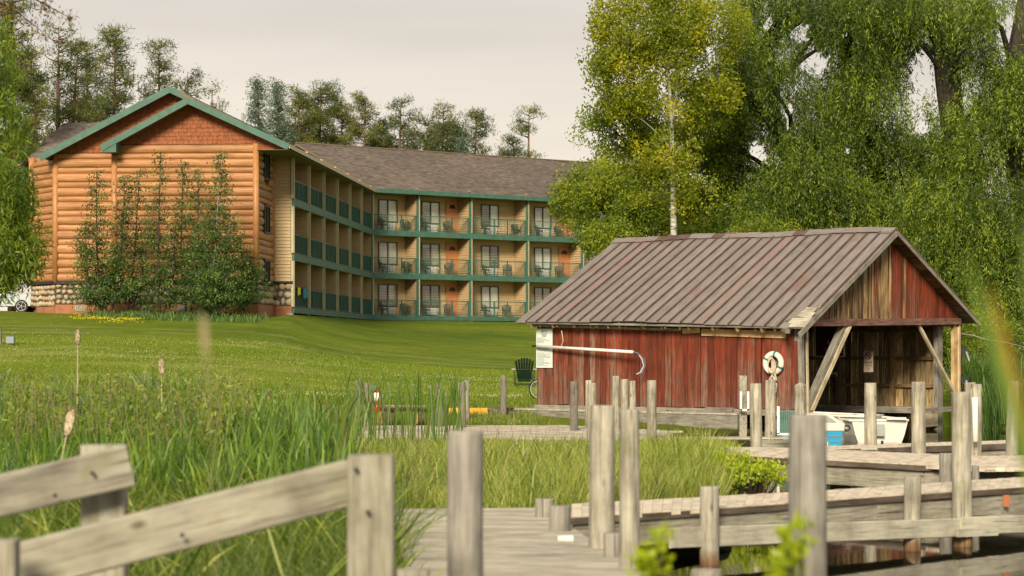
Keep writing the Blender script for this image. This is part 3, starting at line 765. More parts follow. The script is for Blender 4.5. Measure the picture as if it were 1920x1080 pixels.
MB().prism([V(q_.x, q_.y, ZG - .3) + f1 * .15, V(r_.x, r_.y, eR0z - .26), V(r_.x, r_.y, eR0z - .08), V(q_.x, q_.y, zP2) + f1 * .15], u1 * .06).build('gable_wall', M['shake'], HT)
# --- log walls
ZL0 = EYE + (HZ - 527) * 108.3 / F
def logwall(p0, p1, zt, nrm, n=15, skip=()):
    a = (p1 - p0).normalized(); L = (p1 - p0).length; h = (zt - ZL0) / n; z = ZL0; hs = []
    for i in range(n): hs.append(h * (1.2 if i % 2 == 0 else .8))
    tot = sum(hs); hs = [x * (zt - ZL0) / tot for x in hs]
    for i, hh in enumerate(hs):
        segs = [(0, L)]
        for (s0, s1, z0, z1) in skip:
            if z + hh * .5 > z0 and z + hh * .5 < z1: segs = [(0, s0), (s1, L)]
        for s0, s1 in segs:
            if s1 - s0 < .1: continue
            q0 = p0 + a * s0; q1 = p0 + a * s1; m = MB(); n_ = 7
            vv = []
            for q in (q0, q1):
                for k in range(n_ + 1):
                    t = math.pi * (k / n_) - math.pi / 2
                    vv.append(V(q.x, q.y, z + hh / 2 + math.sin(t) * hh * .5) + nrm * (math.cos(t) * hh * .34))
                vv.append(V(q.x, q.y, z + hh) - nrm * .1); vv.append(V(q.x, q.y, z) - nrm * .1)
            m.v = [tuple(x) for x in vv]; N = n_ + 3
            for k in range(N): m.f.append((k, (k + 1) % N, N + (k + 1) % N, N + k))
            m.f.append(tuple(range(N))[::-1]); m.f.append(tuple(range(N, 2 * N)))
            m.build('log', M['log'], HT)
        z += hh
NLOG = 19
logwall(P3 + f1 * .22, P2 - f1 * .12, ZG - .02, nf, NLOG)
logwall(P4 + f1 * .1, P3b - f1 * .0, ZGL - .02, nf, NLOG - 1)
nc = (P5 - P4).normalized(); ncn = V(nc.y, -nc.x, 0); ncn = -ncn if ncn.y > 0 else ncn
logwall(P4 - f1 * .1, P5, ZGL - .3, ncn, NLOG - 1)
wn_ = [(1.35, 2.75, ZZ, ZZ + 1.42) for ZZ in (EYE + (HZ - 540) * 110 / F, EYE + (HZ - 438) * 110 / F, EYE + (HZ - 337) * 110 / F)]
logwall(P2 + u1 * .12, P1 - u1 * .05, ZG - .02, f1, NLOG, wn_)
for (s0, s1, z0, z1) in wn_:
    q0 = P2 + u1 * (s0 + .12); q1 = P2 + u1 * (s1 + .12); w = (q1 - q0).length
    c = (q0 + q1) / 2 + f1 * .10
    fr = MB()
    for zc in (z0 + .05, z1 - .05): fr.box(V(c.x, c.y, zc), (w, .16, .1), (u1, f1, Zu))
    for sg in (-1, 0, 1): fr.box(V(c.x, c.y, (z0 + z1) / 2) + u1 * sg * (w / 2 - .05), (.1, .158, z1 - z0 - .2), (u1, f1, Zu))
    wob = fr.build('window', M['black'], HT)
    for sg in (-1, 1):
        MB().box(V(c.x, c.y, (z0 + z1) / 2) + u1 * sg * (w / 4), (w / 2 - .12, .04, z1 - z0 - .2), (u1, f1, Zu)).build('pane', M['glass'], wob)
for q in (P2, P3 + f1 * .08, P4, P5, P1 - u1 * .12 + f1 * .03):
    zt = ZG - .01 if (q - P2).length < 8.5 and (q - P4).length > 2 else ZGL - .05
    m = MB(); r = .15 if (q - P1).length > .5 else .09
    m.tube([V(q.x, q.y, ZL0 - .0) + nf * .04, V(q.x, q.y, zt) + nf * .04], r, 14); m.build('corner_log', M['logpost'], HT, smooth=True)
# solid core behind the logs
m = MB(); core = [P2 - f1 * .05 + u1 * .15, P1 + u1 * .1 - f1 * .05, L0 + n1 * .05 + u1 * .1 , L0 + n1 * 1.3 + u1 * 1, P5 + V(1.5, 12, 0), P5 + V(.1, .3, 0), P4 + V(.05, .15, 0), P3b + u1 * .12, P3 + u1 * .12]
m.prism([V(p.x, p.y, 2.4) for p in core], Zu * (ZGL - 2.45)); m.build('inner_walls', M['logpost'], HT)
# siding panel between the logs and the balconies
ZP = EYE + (HZ - 527) * 112.5 / F
siding(P1 + f1 * .02, L0 - f1 * .02, EAVE + .1 - ZP, nf, M['siding'], ZP)
# black flashing above the stone
def flash(p, q, z, nrm): m = MB(); c = (p + q) / 2 + nrm * .08; m.box(V(c.x, c.y, z), ((q - p).length + .1, .3, .09), ((q - p).normalized(), nrm, Zu)); m.build('flashing', M['black'], HT)
flash(P3, P2, ZL0 - .05, nf); flash(P4, P3b, ZL0 - .05, nf); flash(P5, P4, ZL0 - .05, ncn); flash(P2, P1, ZL0 - .055, f1); flash(P1, L0, ZP - .05, nf)
# --- stone base and foundation
_stones = []
for k in range(10):
    bm_v = []; m = MB(); n_ = 9
    ph = [random.uniform(.78, 1.12) for _ in range(n_)]
    for ring, (rr, dd) in enumerate(((1.0, 0.0), (.97, .45), (.62, .85))):
        for i in range(n_):
            t = 2 * math.pi * i / n_; m.v.append((math.cos(t) * rr * ph[i] * .5, -dd * .12 + .02, math.sin(t) * rr * ph[i] * .5))
    m.v.append((0, -.12, 0))
    for rg in range(2):
        for i in range(n_): j = (i + 1) % n_; m.f.append((rg * n_ + i, rg * n_ + j, (rg + 1) * n_ + j, (rg + 1) * n_ + i))
    for i in range(n_): m.f.append((2 * n_ + i, 2 * n_ + (i + 1) % n_, 3 * n_))
    me = bpy.data.meshes.new('stone'); me.from_pydata(m.v, [], m.f); me.materials.append(M['stone']); me.shade_smooth(); _stones.append(me)
def stonebase(p0, p1, z0, z1, nrm, size=.27, maxn=300):
    a = (p1 - p0).normalized(); L = (p1 - p0).length
    m = MB(); q0 = V(p0.x, p0.y, z0); q1 = V(p1.x, p1.y, z0)
    m.prism([q0 + nrm * .05, q1 + nrm * .05, q1 + nrm * .05 + Zu * (z1 - z0), q0 + nrm * .05 + Zu * (z1 - z0)], -nrm * .2)
    base = m.build('stone_base', M['mortar'], HT)
    rows = max(2, int((z1 - z0) / (size * .88))); k = 0; rh = (z1 - z0) / rows
    for r in range(rows):
        s = random.uniform(-.1, .1) * size
        while s < L - size * .3 and k < maxn:
            w = size * random.uniform(.75, 1.45); c = p0 + a * min(max(s + w / 2, w * .4), L - w * .4)
            o = bpy.data.objects.new('stone', random.choice(_stones)); wo = V(c.x, c.y, z0 + rh * (r + .5) + random.uniform(-.1, .1) * rh) + nrm * .05
            reg(o, wo, base); o.scale = (w * 1.0, random.uniform(.7, 1.2), rh * random.uniform(.9, 1.12))
            o.rotation_euler = (0, random.uniform(-.25, .25), math.atan2(a.y, a.x)); s += w * .97; k += 1
ZS = EYE + (HZ - 570) * 108.3 / F
stonebase(P3, P2, ZS, ZL0 - .1, nf, .30); stonebase(P4, P3b, ZS, ZL0 - .1, nf, .28); stonebase(P5, P4, ZS - .1, ZL0 - .1, ncn, .30)
stonebase(P2, P1, ZS, ZL0 - .1, f1, .34); ZS2 = EYE + (HZ - 574) * 112.5 / F; stonebase(P1, L0, ZS2, ZP - .1, nf, .34)
def found(p, q, zt, nrm, zb=2.2):
    m = MB(); a = V(p.x, p.y, zb); b = V(q.x, q.y, zb); m.prism([a + nrm * .12, b + nrm * .12, b + nrm * .12 + Zu * (zt - zb), a + nrm * .12 + Zu * (zt - zb)], -nrm * .4); m.build('foundation', M['found'], HT)
found(P3, P2 + f1 * .12, ZS, nf); found(P4, P3b, ZS - .004, nf); found(P5 + (P4 - P5) * .3, P4, ZS - .1, ncn); found(P2, P1, ZS - .006, f1); found(P1, L0, ZS2, nf)
for px in (148, 275, 342):
    t = 1 if px > 212 else 0; base_p = P2 if t else P3b; Yv = 108.5 if t else 109.4
    c = V(X(px, Yv), Yv, EYE + (HZ - 578) * Yv / F) - (u1 * (.0) if t else Vector())
    line = P2; s = (c - P2).dot(f1) if t else (c - P3b).dot(f1); q = (P2 if t else P3b) + f1 * s + nf * .13
    m = MB(); m.box(V(q.x, q.y, c.z), (.46, .03, .24), (f1, u1, Zu)); v_ = m.build('foundation_vent', M['vent'], HT)
    m = MB(); [m.box(V(q.x, q.y, c.z + d) + nf * .02, (.38, .012, .02), (f1, u1, Zu)) for d in (-.07, 0, .07)]; m.build('louvre', M['acdark'], v_)
# towels on the first ground floor railing
for px, py, mat, w, h, lab in ((556, 537, 'towely', .22, .38, 'small yellow cloth draped over the first ground floor balcony railing'), (566, 537, 'towelb', .42, .5, 'blue patterned towel draped over the first ground floor balcony railing')):
    s = (px - 548) / 29 * W1; q = L0 + u1 * s; zt = FZ[0] + 1.06
    m = MB()
    nseg = 6
    for i in range(nseg):
        for sd_, hh in ((.045, h), (-.06, h * .6)):
            a0 = i / nseg; a1 = (i + 1) / nseg
            A = q + u1 * (a0 * w * 4) + f1 * (sd_ + .015 * math.sin(i * 2.1)); B = q + u1 * (a1 * w * 4) + f1 * (sd_ + .015 * math.sin((i + 1) * 2.1))
            m.quad(V(A.x, A.y, zt - hh * (1 + .12 * math.sin(i))), V(B.x, B.y, zt - hh * (1 + .12 * math.sin(i + 1))), V(B.x, B.y, zt), V(A.x, A.y, zt))
        m.quad(*[V(p.x, p.y, zt) for p in (q + u1 * (i / nseg * w * 4) + f1 * .045, q + u1 * ((i + 1) / nseg * w * 4) + f1 * .045, q + u1 * ((i + 1) / nseg * w * 4) - f1 * .06, q + u1 * (i / nseg * w * 4) - f1 * .06)])
    tag(m.build('towel', M[mat]), lab, 'towel')

# ------------------------------------------------------------------ boathouse
BA0 = V(7.67, 60.0, 0); BB0 = V(.75, 65.7, 0); BL = (BB0 - BA0).length; bd = (BB0 - BA0).normalized(); bg = V(-bd.y, bd.x, 0) * -1
if bg.y < 0: bg = -bg
BW = 8.8; BN = -bg; BF = -bd                                       # BN: outward of the long wall, BF: outward of the open gable
BH = thing('boathouse', (BA0.x, BA0.y, 0), 'old red plank boathouse with rusty metal roof and open gable end at the docks', 'boathouse')
RIDGE = 5.08
def eave(t, side):                                                  # t metres back from the front gable
    if side == 0: p = BA0 + bd * t - bg * .5; z = 2.30 + .20 * min(max(t, 0) / 5, 1)
    else: p = BA0 + bd * t + bg * (BW + .5); z = 2.52
    return V(p.x, p.y, z)
def ridge(t): p = BA0 + bd * t + bg * (BW / 2); return V(p.x, p.y, RIDGE + .02 * math.sin(t * 1.3))
def roofz(s, t):                                                    # roof height at s metres across
    e0, r0 = eave(t, 0), ridge(t); e1 = eave(t, 1)
    if s < BW / 2: return e0.z + (r0.z - e0.z) * (s + .5) / (BW / 2 + .5)
    return e1.z + (r0.z - e1.z) * (BW + .5 - s) / (BW / 2 + .5)
npan = 25; T0, T1 = -.45, BL + .42; pw = (T1 - T0) / npan
for side in (0, 1):
    for i in range(npan):
        t0 = T0 + pw * i + .004; t1 = t0 + pw - .008
        lift = random.uniform(0, .012)
        a0, a1, r1, r0 = eave(t0, side), eave(t1, side), ridge(t1), ridge(t0)
        ext = random.uniform(-.02, .04)
        d0 = (a0 - r0).normalized(); a0 = a0 + d0 * ext; a1 = a1 + d0 * ext
        if side == 0 and i == 0: a0 = r0.lerp(a0, .80); a1 = r1.lerp(a1, .86)
        if side == 0 and i == 1: a0 = r0.lerp(a0, .88); a1 = r1.lerp(a1, .95)
        poly = [a0, a1, r1, r0]; nr = (a1 - a0).cross(r0 - a0).normalized(); nr = nr if nr.z > 0 else -nr
        polyplank('roof_panel', [p + nr * lift for p in poly], nr * .02, M['mroof'], BH, r0 - a0)
        b0 = eave(T0 + pw * i, side); c0 = ridge(T0 + pw * i)
        if side == 0 and i <= 1: b0 = c0.lerp(b0, .8 if i == 0 else .87)
        plank('roof_rib', b0 + nr * .04, c0 + nr * .04, .045, .055, M['mrib'], BH, up=nr)
for i in range(24):
    t0 = T0 + (T1 - T0) * i / 24; t1 = T0 + (T1 - T0) * (i + 1) / 24
    for side in (0, 1):
        e_ = (eave(t0, side) - ridge(t0)).normalized(); o_ = Zu * (.07 + random.uniform(0, .03))
        polyplank('ridge_cap', [ridge(t0) + o_, ridge(t1 + .03) + o_, ridge(t1 + .03) + e_ * random.uniform(.22, .28) + o_ * .8, ridge(t0) + e_ * .25 + o_ * .8], Zu * .014, M['mroof'] if random.random() < .8 else M['mrib'], BH, bd)
# rafters and boards under the roof, bare where the metal is gone
for side in (0, 1):
    for k in range(12):
        t = .1 + (BL - .2) * k / 11
        plank('rafter', eave(t, side) - Zu * .14 + (ridge(t) - eave(t, side)).normalized() * .08, ridge(t) - Zu * .12, .06, .14, M['brown'], BH)
    for k in range(15):
        f0 = k / 15 + .004; f1_ = (k + 1) / 15 - .004
        a0 = eave(T0 + .03, side).lerp(ridge(T0 + .03), f0) - Zu * .035; a1 = eave(T0 + .03, side).lerp(ridge(T0 + .03), f1_) - Zu * .035
        b0 = eave(T1 - .03, side).lerp(ridge(T1 - .03), f0) - Zu * .035; b1 = eave(T1 - .03, side).lerp(ridge(T1 - .03), f1_) - Zu * .035
        nr = (b0 - a0).cross(a1 - a0).normalized(); nr = nr if nr.z > 0 else -nr
        polyplank('roof_board', [a0, b0, b1, a1], nr * .02, M['greywood'] if k < 3 else M['brown'], BH, bd)
for k, (t, w, f) in enumerate(((-.52, .5, .02), (-.50, .62, .06), (-.46, .42, .10), (-.40, .34, .145))):
    p = eave(t, 0).lerp(ridge(t), f) + Zu * (.03 + .012 * k); plank('loose_shingle', p, p + bd * w + Zu * random.uniform(-.03, .05), .26, .025, M['deck'], BH, up=(BN + Zu * 1.6))
plank('broken_rafter', eave(-.1, 0) - Zu * .1 - bg * .18 - bd * .0, eave(.42, 0) + bg * .3 - Zu * .02, .12, .1, M['greywood'], BH)
# rakes
rk = [(0, .14, M['greywood'], 0), (1, .10, M['greywood'], 0)]
for side, w, mt, _ in rk:
    a = eave(T0 - .02, side); b = ridge(T0 - .02); d_ = (b - a).normalized()
    plank('rake_board', a - d_ * (.28 if side == 0 else .05) - Zu * .07 + BF * .02, b - Zu * .07 + BF * .02, .04, w, mt, BH, up=d_.cross(BF))
# long red wall
x = 0.0; k = 0
def wallpt(t, s, z): p = BA0 + bd * t + bg * s; return V(p.x, p.y, z)
while x < BL - .02:
    w = min(random.uniform(.15, .24), BL - x); t = x + w / 2
    zb = .10 + random.uniform(-.02, .03); zt = roofz(0, t) - .16
    if 1.10 < t < 1.35: w -= .035
    o = plank('wall_plank', wallpt(t, random.uniform(-.016, .012), zb), wallpt(t + random.uniform(-.006, .006), random.uniform(-.012, .01), zt), w - random.uniform(.008, .022), .03, M['redworn'] if (k % 3 == 0 or x > 6.4) else M['red'], BH, up=BN)
    x += random.uniform(0, 0) + w + (.035 if 1.10 < t < 1.35 else 0); k += 1
plank('sill_beam', wallpt(-.05, -.03, .02), wallpt(BL + .05, -.03, .02), .14, .16, M['greywood'], BH)
plank('sill_block', wallpt(2.0, -.13, .07), wallpt(2.9, -.13, .07), .1, .13, M['greywood'], BH)
plank('eave_board', wallpt(.35, -.06, 2.12), wallpt(3.1, -.06, 2.20), .03, .19, M['newwood'], BH)
plank('eave_board', wallpt(3.15, -.05, 2.26), wallpt(3.75, -.05, 2.24), .03, .15, M['newwood'], BH)
plank('eave_board', wallpt(3.8, -.05, 2.27), wallpt(9.2, -.06, 2.42), .03, .07, M['beam'], BH)
for k in range(14): plank('rafter_tail', wallpt(.5 + k * .62, -.40, 2.26 + .012 * k), wallpt(.5 + k * .62, .1, 2.50 + .012 * k), .05, .09, M['brown'], BH)
# far long wall seen from inside, stops short of the front corner
x = .55; k = 0
while x < BL:
    w = random.uniform(.16, .26)
    plank('wall_plank', wallpt(x + w / 2, BW + random.uniform(-.01, .01), -.02), wallpt(x + w / 2, BW, 2.62), w - (.006 if random.random() < .9 else .03), .03, M['inner'] if random.random() < .85 else M['brown'], BH, up=bg)
    plank('skirt_plank', wallpt(x + w / 2, BW + .1, -1.3), wallpt(x + w / 2, BW + .1, -.07), w - .006, .03, M['bare'], BH, up=bg)
    x += w; k += 1
for z in (.62, 1.45, 2.3): plank('girt', wallpt(.5, BW - .08, z), wallpt(BL, BW - .08, z), .08, .10, M['brown'], BH)
for t in (2.1, 4.0, 5.9, 7.6): plank('stud', wallpt(t, BW - .13, -.1), wallpt(t, BW - .13, 2.6), .14, .12, M['brown'], BH, up=bg)
for i, y_ in enumerate(np.linspace(.15, .75, 3)): plank('walkway_plank', wallpt(.35, BW - y_ - .1, -.03), wallpt(BL, BW - y_ - .1, -.03 + .01 * i), .2, .05, M['deck'] if i else M['greywood'], BH)
plank('walkway_edge', wallpt(.3, BW - 1.02, -.10), wallpt(BL, BW - 1.02, -.10), .05, .16, M['greywood'], BH)
# rear wall
y = 0
while y < BW:
    w = random.uniform(.17, .26); s = y + w / 2
    plank('rear_plank', wallpt(BL, s, -.02), wallpt(BL, s, roofz(min(s, BW), BL) - .12), w - .006, .03, M['red'] if random.random() < .5 else M['bare'], BH, up=bd); y += w
# front gable planks
y = 0.0; k = 0; FT = -.02
ZB = 2.40
while y < BW:
    w = min(random.uniform(.15, .25), BW - y); s0 = y + .006; s1 = y + w - .008
    za, zb = roofz(s0, FT) - .07, roofz(s1, FT) - .07
    bt = ZB + random.uniform(-.02, .02)
    if min(za, zb) > bt + .02:
        mid = (s0 + s1) / 2
        mt = (M['redfresh'] if mid > 6.6 else M['red']) if mid > 5.2 + random.uniform(-.5, .5) or mid < .7 else (M['redworn'] if mid < 1.5 or (mid > 2.4 and random.random() < .15) else (M['brown'] if random.random() < .22 else M['bare']))
        polyplank('gable_plank', [wallpt(FT, s0, bt), wallpt(FT, s1, bt), wallpt(FT, s1, zb), wallpt(FT, s0, za)], BF * random.uniform(.02, .045), mt, BH, Zu)
    y += w
plank('gable_beam', wallpt(-.10, .12, 2.44), wallpt(-.10, BW + .02, 2.56), .08, .19, M['redbeam'], BH)
# corner posts and braces
plank('corner_post', wallpt(-.02, .10, -1.2), wallpt(.0, .04, 2.5), .22, .14, M['greywood'], BH, up=BN)
plank('corner_trim', wallpt(-.10, .32, -.05), wallpt(-.10, .26, 2.36), .07, .05, M['paleframe'], BH, up=BF)
plank('corner_post', wallpt(.35, BW - .5, -1.2), wallpt(.35, BW - .5, 2.5), .30, .14, M['greywood'], BH, up=BF)
plank('corner_post', wallpt(-.0, BW - .12, .42), wallpt(-.0, BW - .12, 2.5), .30, .10, M['newwood'], BH, up=BF)
plank('corner_trim', wallpt(-.07, BW + .02, .32), wallpt(-.07, BW + .02, 2.5), .09, .04, M['paleframe'], BH, up=BF)
plank('corner_post', wallpt(.02, BW + .12, -1.2), wallpt(.02, BW + .12, 2.45), .16, .16, M['red'], BH, up=BF)
plank('brace', wallpt(.02, .42, .1), wallpt(.02, 2.35, 2.38), .16, .20, M['greywood'], BH, up=BF)
plank('brace', wallpt(-.09, .52, .05), wallpt(-.09, 2.52, 2.40), .13, .05, M['paleframe'], BH, up=BF)
plank('brace', wallpt(-.03, BW - .18, .42), wallpt(-.03, BW - 2.35, 2.42), .10, .07, M['paleframe'], BH, up=BF)
plank('inner_brace', wallpt(3, .5, .9), wallpt(3, 2.0, 2.6), .1, .1, M['greywood'], BH)
plank('inner_brace', wallpt(5.4, .4, .7), wallpt(5.4, 2.2, 2.4), .1, .1, M['brown'], BH)
for t in (2.4, 4.8, 7.2): plank('tie_beam', wallpt(t, 0, 2.5), wallpt(t, BW, 2.5), .1, .14, M['brown'], BH)
plank('panel_board', wallpt(.3, BW - 1.55, -.32), wallpt(.3, BW - .65, -.30), .04, .5, M['paleframe'], BH)
plank('sill_beam', wallpt(-.1, BW - 2.4, -.07), wallpt(-.1, BW + .1, -.03), .14, .14, M['greywood'], BH)
m = MB(); c = wallpt(4.4, BW - .17, .98); m.tube([c + bd * .38 - Zu * .1, c + bd * .36, c - bd * .36, c - bd * .38 - Zu * .1], .035, 8); tag(m.build('grab_handle', M['cream_white']), 'pale grab handle on the inside wall of the boathouse', 'handle')

# things on the boathouse
def obox(mb, c, a, n, sz): return mb.box(c, sz, (a, n, Zu))
def text(body, size, loc, a, n, mat, parent, align='CENTER', name='lettering'):
    cu = bpy.data.curves.new(name, 'FONT'); cu.body = body; cu.size = size; cu.align_x = align; cu.extrude = .002; cu.materials.append(mat)
    tmp = bpy.data.objects.new('tmp', cu); me = bpy.data.meshes.new_from_object(tmp); bpy.data.objects.remove(tmp)
    o = bpy.data.objects.new(name, me)
    reg(o, Vector(loc), parent); o.rotation_euler = Matrix((a, Zu, a.cross(Zu))).transposed().to_euler(); return o
# rules sign at the left end of the red wall
a_ = BF; c = wallpt(BL - .30, -.05, 1.62); c.z = EYE + (HZ - 653) * 65.2 / F
sg = thing('notice_board', c, 'tall white notice board with rows of fine print at the wall end', 'sign')
obox(MB(), c, a_, BN, (.60, .03, 1.14)).build('panel', M['sign'], sg)
m = MB(); zt = c.z + .30
for i in range(24):
    z = zt - i * .034 - (.03 if i > 4 else 0); 
    if i in (5, 11): continue
    w = random.choice([.12, .26, .34, .42, .5]) if i > 0 else .22; obox(m, wallpt(BL - .30, -.067, z) - a_ * (.27 - w / 2), a_, BN, (w, .003, .009))
m.build('fine_print', M['ink'], sg)
m = MB()
for k in range(9):
    t0 = math.pi * k / 9; t1 = math.pi * (k + 1) / 9; r = .11
    m.bar(wallpt(BL - .30, -.068, c.z + .44) + a_ * (math.cos(t0) * r) + Zu * math.sin(t0) * .06, wallpt(BL - .30, -.068, c.z + .44) + a_ * (math.cos(t1) * r) + Zu * math.sin(t1) * .06, .004, .018)
for k in range(3): obox(m, wallpt(BL - .30, -.067, c.z + .42 - k * .04), a_, BN, (.2 - .03 * k, .003, .018))
m.build('emblem', M['ink'], sg)
# long white pole with bent hoses
pA = P(998, 648.5, 65.6); pB = wallpt(2 + 3.55, -.16, 0)
pB = V(X(1187, 62.9), 62.9, EYE + (HZ - 660) * 62.9 / F)
po = thing('boat_pole', pA, 'long white pole held across the red wall with two bent blue hoses', 'pole')
MB().tube([pA, pA.lerp(pB, .05)], .03, 8).build('tip', M['black'], po); MB().tube([pA.lerp(pB, .05), pB], .045, 10).build('tube', M['white'], po, smooth=True)
for j, (ex, ey, r) in enumerate(((1193, 702, .018), (1199, 704, .014))):
    pts = [pB]; 
    for (hx, hy) in ((1196, 662), (1204 + 4 * j, 674), (1207 + 3 * j, 686), (1201 + 3 * j, 698), (ex, ey)): pts.append(V(X(hx, 62.8), 62.8 - .03 * j, EYE + (HZ - hy) * 62.8 / F))
    MB().tube(pts, r, 8).build('hose', M['bluehose'] if j else M['chrome'], po, smooth=True)
for px_ in (1053,): 
    w0 = P(px_, 620, 64.3); w1 = P(1056, 640, 64.3); MB().tube([w0, w1, P(1052, 650, 64.4)], .012, 6).build('hanging_string', M['rope'], po)
# life ring
cR = wallpt(.78, -.14, EYE + (HZ - 680) * 60.2 / F); cR = V(X(1450, 60.35), 60.35, EYE + (HZ - 681) * 60.35 / F)
lr = thing('life_ring', cR, 'white life ring with teal bands hanging on the red wall', 'life ring')
def torus(mb, c, a, b, R_, r, n=32, k=10, t0=0, t1=2 * math.pi):
    pts = [c + a * math.cos(t) * R_ + b * math.sin(t) * R_ for t in np.linspace(t0, t1, n)]
    mb.tube(pts, r, k, cap=(t1 - t0) < 6)
m = MB(); torus(m, cR, bd, Zu, .25, .078); m.build('ring', M['cream_white'], lr, smooth=True)
for t in (math.radians(75), math.radians(150), math.radians(255), math.radians(335)):
    m = MB(); torus(m, cR, BF, Zu, .25, .086, 4, 12, t - .10, t + .10); m.build('band', M['teal'], lr, smooth=True)
rp = MB()
for k in range(6):
    c = cR + BN * (.11 + .012 * k) + BF * (.02 * (k - 2)) - Zu * (.02 * (k % 3)); pts = [c + BF * math.cos(t) * (.06 + .012 * k) + Zu * (.19 * math.sin(t) - .03) for t in np.linspace(0, 6.3, 16)]; rp.tube(pts, .013, 5)
for k in range(5):
    c = cR + BN * (.10 + .01 * k) + BF * (.06 + .03 * math.sin(k * 2)) - Zu * (.50 + .04 * k); pts = [c + BF * math.cos(t) * (.07 + .02 * (k % 3)) + Zu * (.24 + .03 * (k % 2)) * math.sin(t) for t in np.linspace(.3, 6.3, 18)]; rp.tube(pts, .013, 5)
tag(rp.build('rope', M['rope']), 'coiled tan rope hanging from the white life ring', 'rope')
# brown desk sign inside
c = P(1556, 636, 65.2) ; aS = BF
sb = thing('desk_sign', c, 'dark brown sign with pale border and lettering behind the left brace', 'sign')
obox(MB(), c, aS, BN, (1.0, .04, 1.05)).build('panel', M['brownsign'], sb)
m = MB(); nn = BN * .03
for d, s_ in (((0, .5), (1.0, .03)), ((0, -.5), (1.0, .03))): obox(m, c + nn + Zu * d[1], aS, BN, (s_[0], .02, s_[1]))
for d in (-.485, .485): obox(m, c + nn + aS * d, aS, BN, (.03, .02, .97))
m.build('border', M['signtan'], sb)
text('l Desk', .22, c + nn * 1.4 + aS * .44 - Zu * .41, aS, BN, M['signtan'], sb, 'RIGHT'); text('a', .22, c + nn * 1.4 + aS * .02 - Zu * .13, aS, BN, M['signtan'], sb, 'RIGHT')
c = P(1628.5, 678, 64.9); ns = thing('safety_sign', c, 'small white no smoking sign with dark circle on the inside plank wall', 'sign')
obox(MB(), c, aS, BN, (.30, .02, .60)).build('panel', M['signtan'], ns)
m = MB(); torus(m, c + Zu * .17 + BN * .016, aS, Zu, .095, .012, 24, 6); m.bar(c + Zu * .235 - aS * .065 + BN * .016, c + Zu * .105 + aS * .065 + BN * .016, .01, .02)
m.bar(c + Zu * .17 - aS * .05 + BN * .014, c + Zu * .16 + aS * .05 + BN * .014, .008, .024); m.build('symbol', M['redink'], ns)
text('DANGER', .062, c + BN * .014 - Zu * .05, aS, BN, M['redink'], ns); text('No Smoking', .045, c + BN * .014 - Zu * .12, aS, BN, M['ink'], ns)
m = MB(); torus(m, c - Zu * .22 + BN * .016, aS, Zu, .04, .007, 16, 5, .2, 2.9); obox(m, c - Zu * .24 + BN * .014, aS, BN, (.09, .004, .012)); m.build('emblem', M['ink'], ns)
# floodlights at the right corner, wire to the right
for py, Yc, lab in ((662, 66.9, 'upper black floodlight on the right corner post of the boathouse'), (716, 66.9, 'lower black floodlight on the right corner post of the boathouse')):
    c = P(1803, py - 4, Yc); fl_ = thing('floodlight', c, lab, 'lamp', 'floodlights on the boathouse corner')
    MB().tube([c - V(.12, 0, 0), c + V(.05, 0, 0), c + V(.08, -.05, -.05)], .05, 8).build('bracket', M['black'], fl_); MB().box(c + V(.06, -.02, -.02), (.2, .16, .2)).build('housing', M['black'], fl_)
    MB().bar(c + V(.10, -.1, -.02), c + V(.19, -.12, -.30), .16, .05, up=(1, 0, 0)).build('lens', M['utility'], fl_)
m = MB(); pts = [P(1803, 626, 66.9), P(1822, 628, 66.5), P(1850, 637, 66), P(1885, 642, 65), P(1960, 660, 62)]; m.tube(pts, .014, 5)
w = m.build('cable', M['vent']); tag(w, 'thin cable running right from the boathouse corner into the bushes', 'cable')

# ------------------------------------------------------------------ docks
def polyline(pts):
    pts = [Vector(p) for p in pts]; L = [0]
    for i in range(len(pts) - 1): L.append(L[-1] + (pts[i + 1] - pts[i]).length)
    def at(t):
        s = t * L[-1]
        for i in range(len(pts) - 1):
            if s <= L[i + 1] + 1e-9: return pts[i].lerp(pts[i + 1], (s - L[i]) / (L[i + 1] - L[i]))
        return pts[-1]
    return at, L[-1]
def dock(label, near, far, z, pw=.145, th=.045, mat='deck', beam=True, grain=None, jag=.012, beamh=.28, beamdrop=0, group=None, edge=None):
    fa, La = polyline([V(X(p, Y), Y, 0) for p, Y in near]); fb, Lb = polyline([V(X(p, Y), Y, 0) for p, Y in far])
    n = int(max(La, Lb) / pw); c = (fa(.5) + fb(.5)) / 2
    D = thing('dock', (c.x, c.y, z), label, 'dock', group)
    for i in range(n):
        t0 = i / n; t1 = (i + 1) / n - .004 / max(La, Lb)
        a0, a1, b1, b0 = fa(t0), fa(t1), fb(t1), fb(t0); d = (a0 - b0).normalized() * random.uniform(-jag, jag)
        zz_ = z - th + random.uniform(-.003, .003)
        P4_ = [V(q.x, q.y, zz_) for q in (a0 + d, a1 + d, b1, b0)]
        polyplank('deck_plank', P4_, Zu * th, M[mat], D, (b0 - a0) if not grain else (a1 - a0))
    if beam:
        N = 1 if len(near) == 2 else len(near) - 1
        for k in range(N):
            q0, q1 = fa(k / N), fa((k + 1) / N); o_ = (fa(.5) - fb(.5)).normalized() * .02
            plank('edge_strip', V(q0.x, q0.y, z - th * .5 - .022) + o_, V(q1.x, q1.y, z - th * .5 - .022) + o_, .016, th + .02, M['edge_dark'], D)
        for f, s in ((fa, 1), (fb, -1)):
            N = 1 if len(near) == 2 else len(near) - 1
            for k in range(N):
                t0, t1 = k / N, (k + 1) / N
                q0, q1 = f(t0), f(t1); inn = (fb(.5) - fa(.5)).normalized() * .07 * s
                zc = z - th - .012 - beamh / 2
                plank('side_beam', V(q0.x, q0.y, zc) + inn, V(q1.x, q1.y, zc) + inn, .05, beamh, M['beam'], D)
    return D
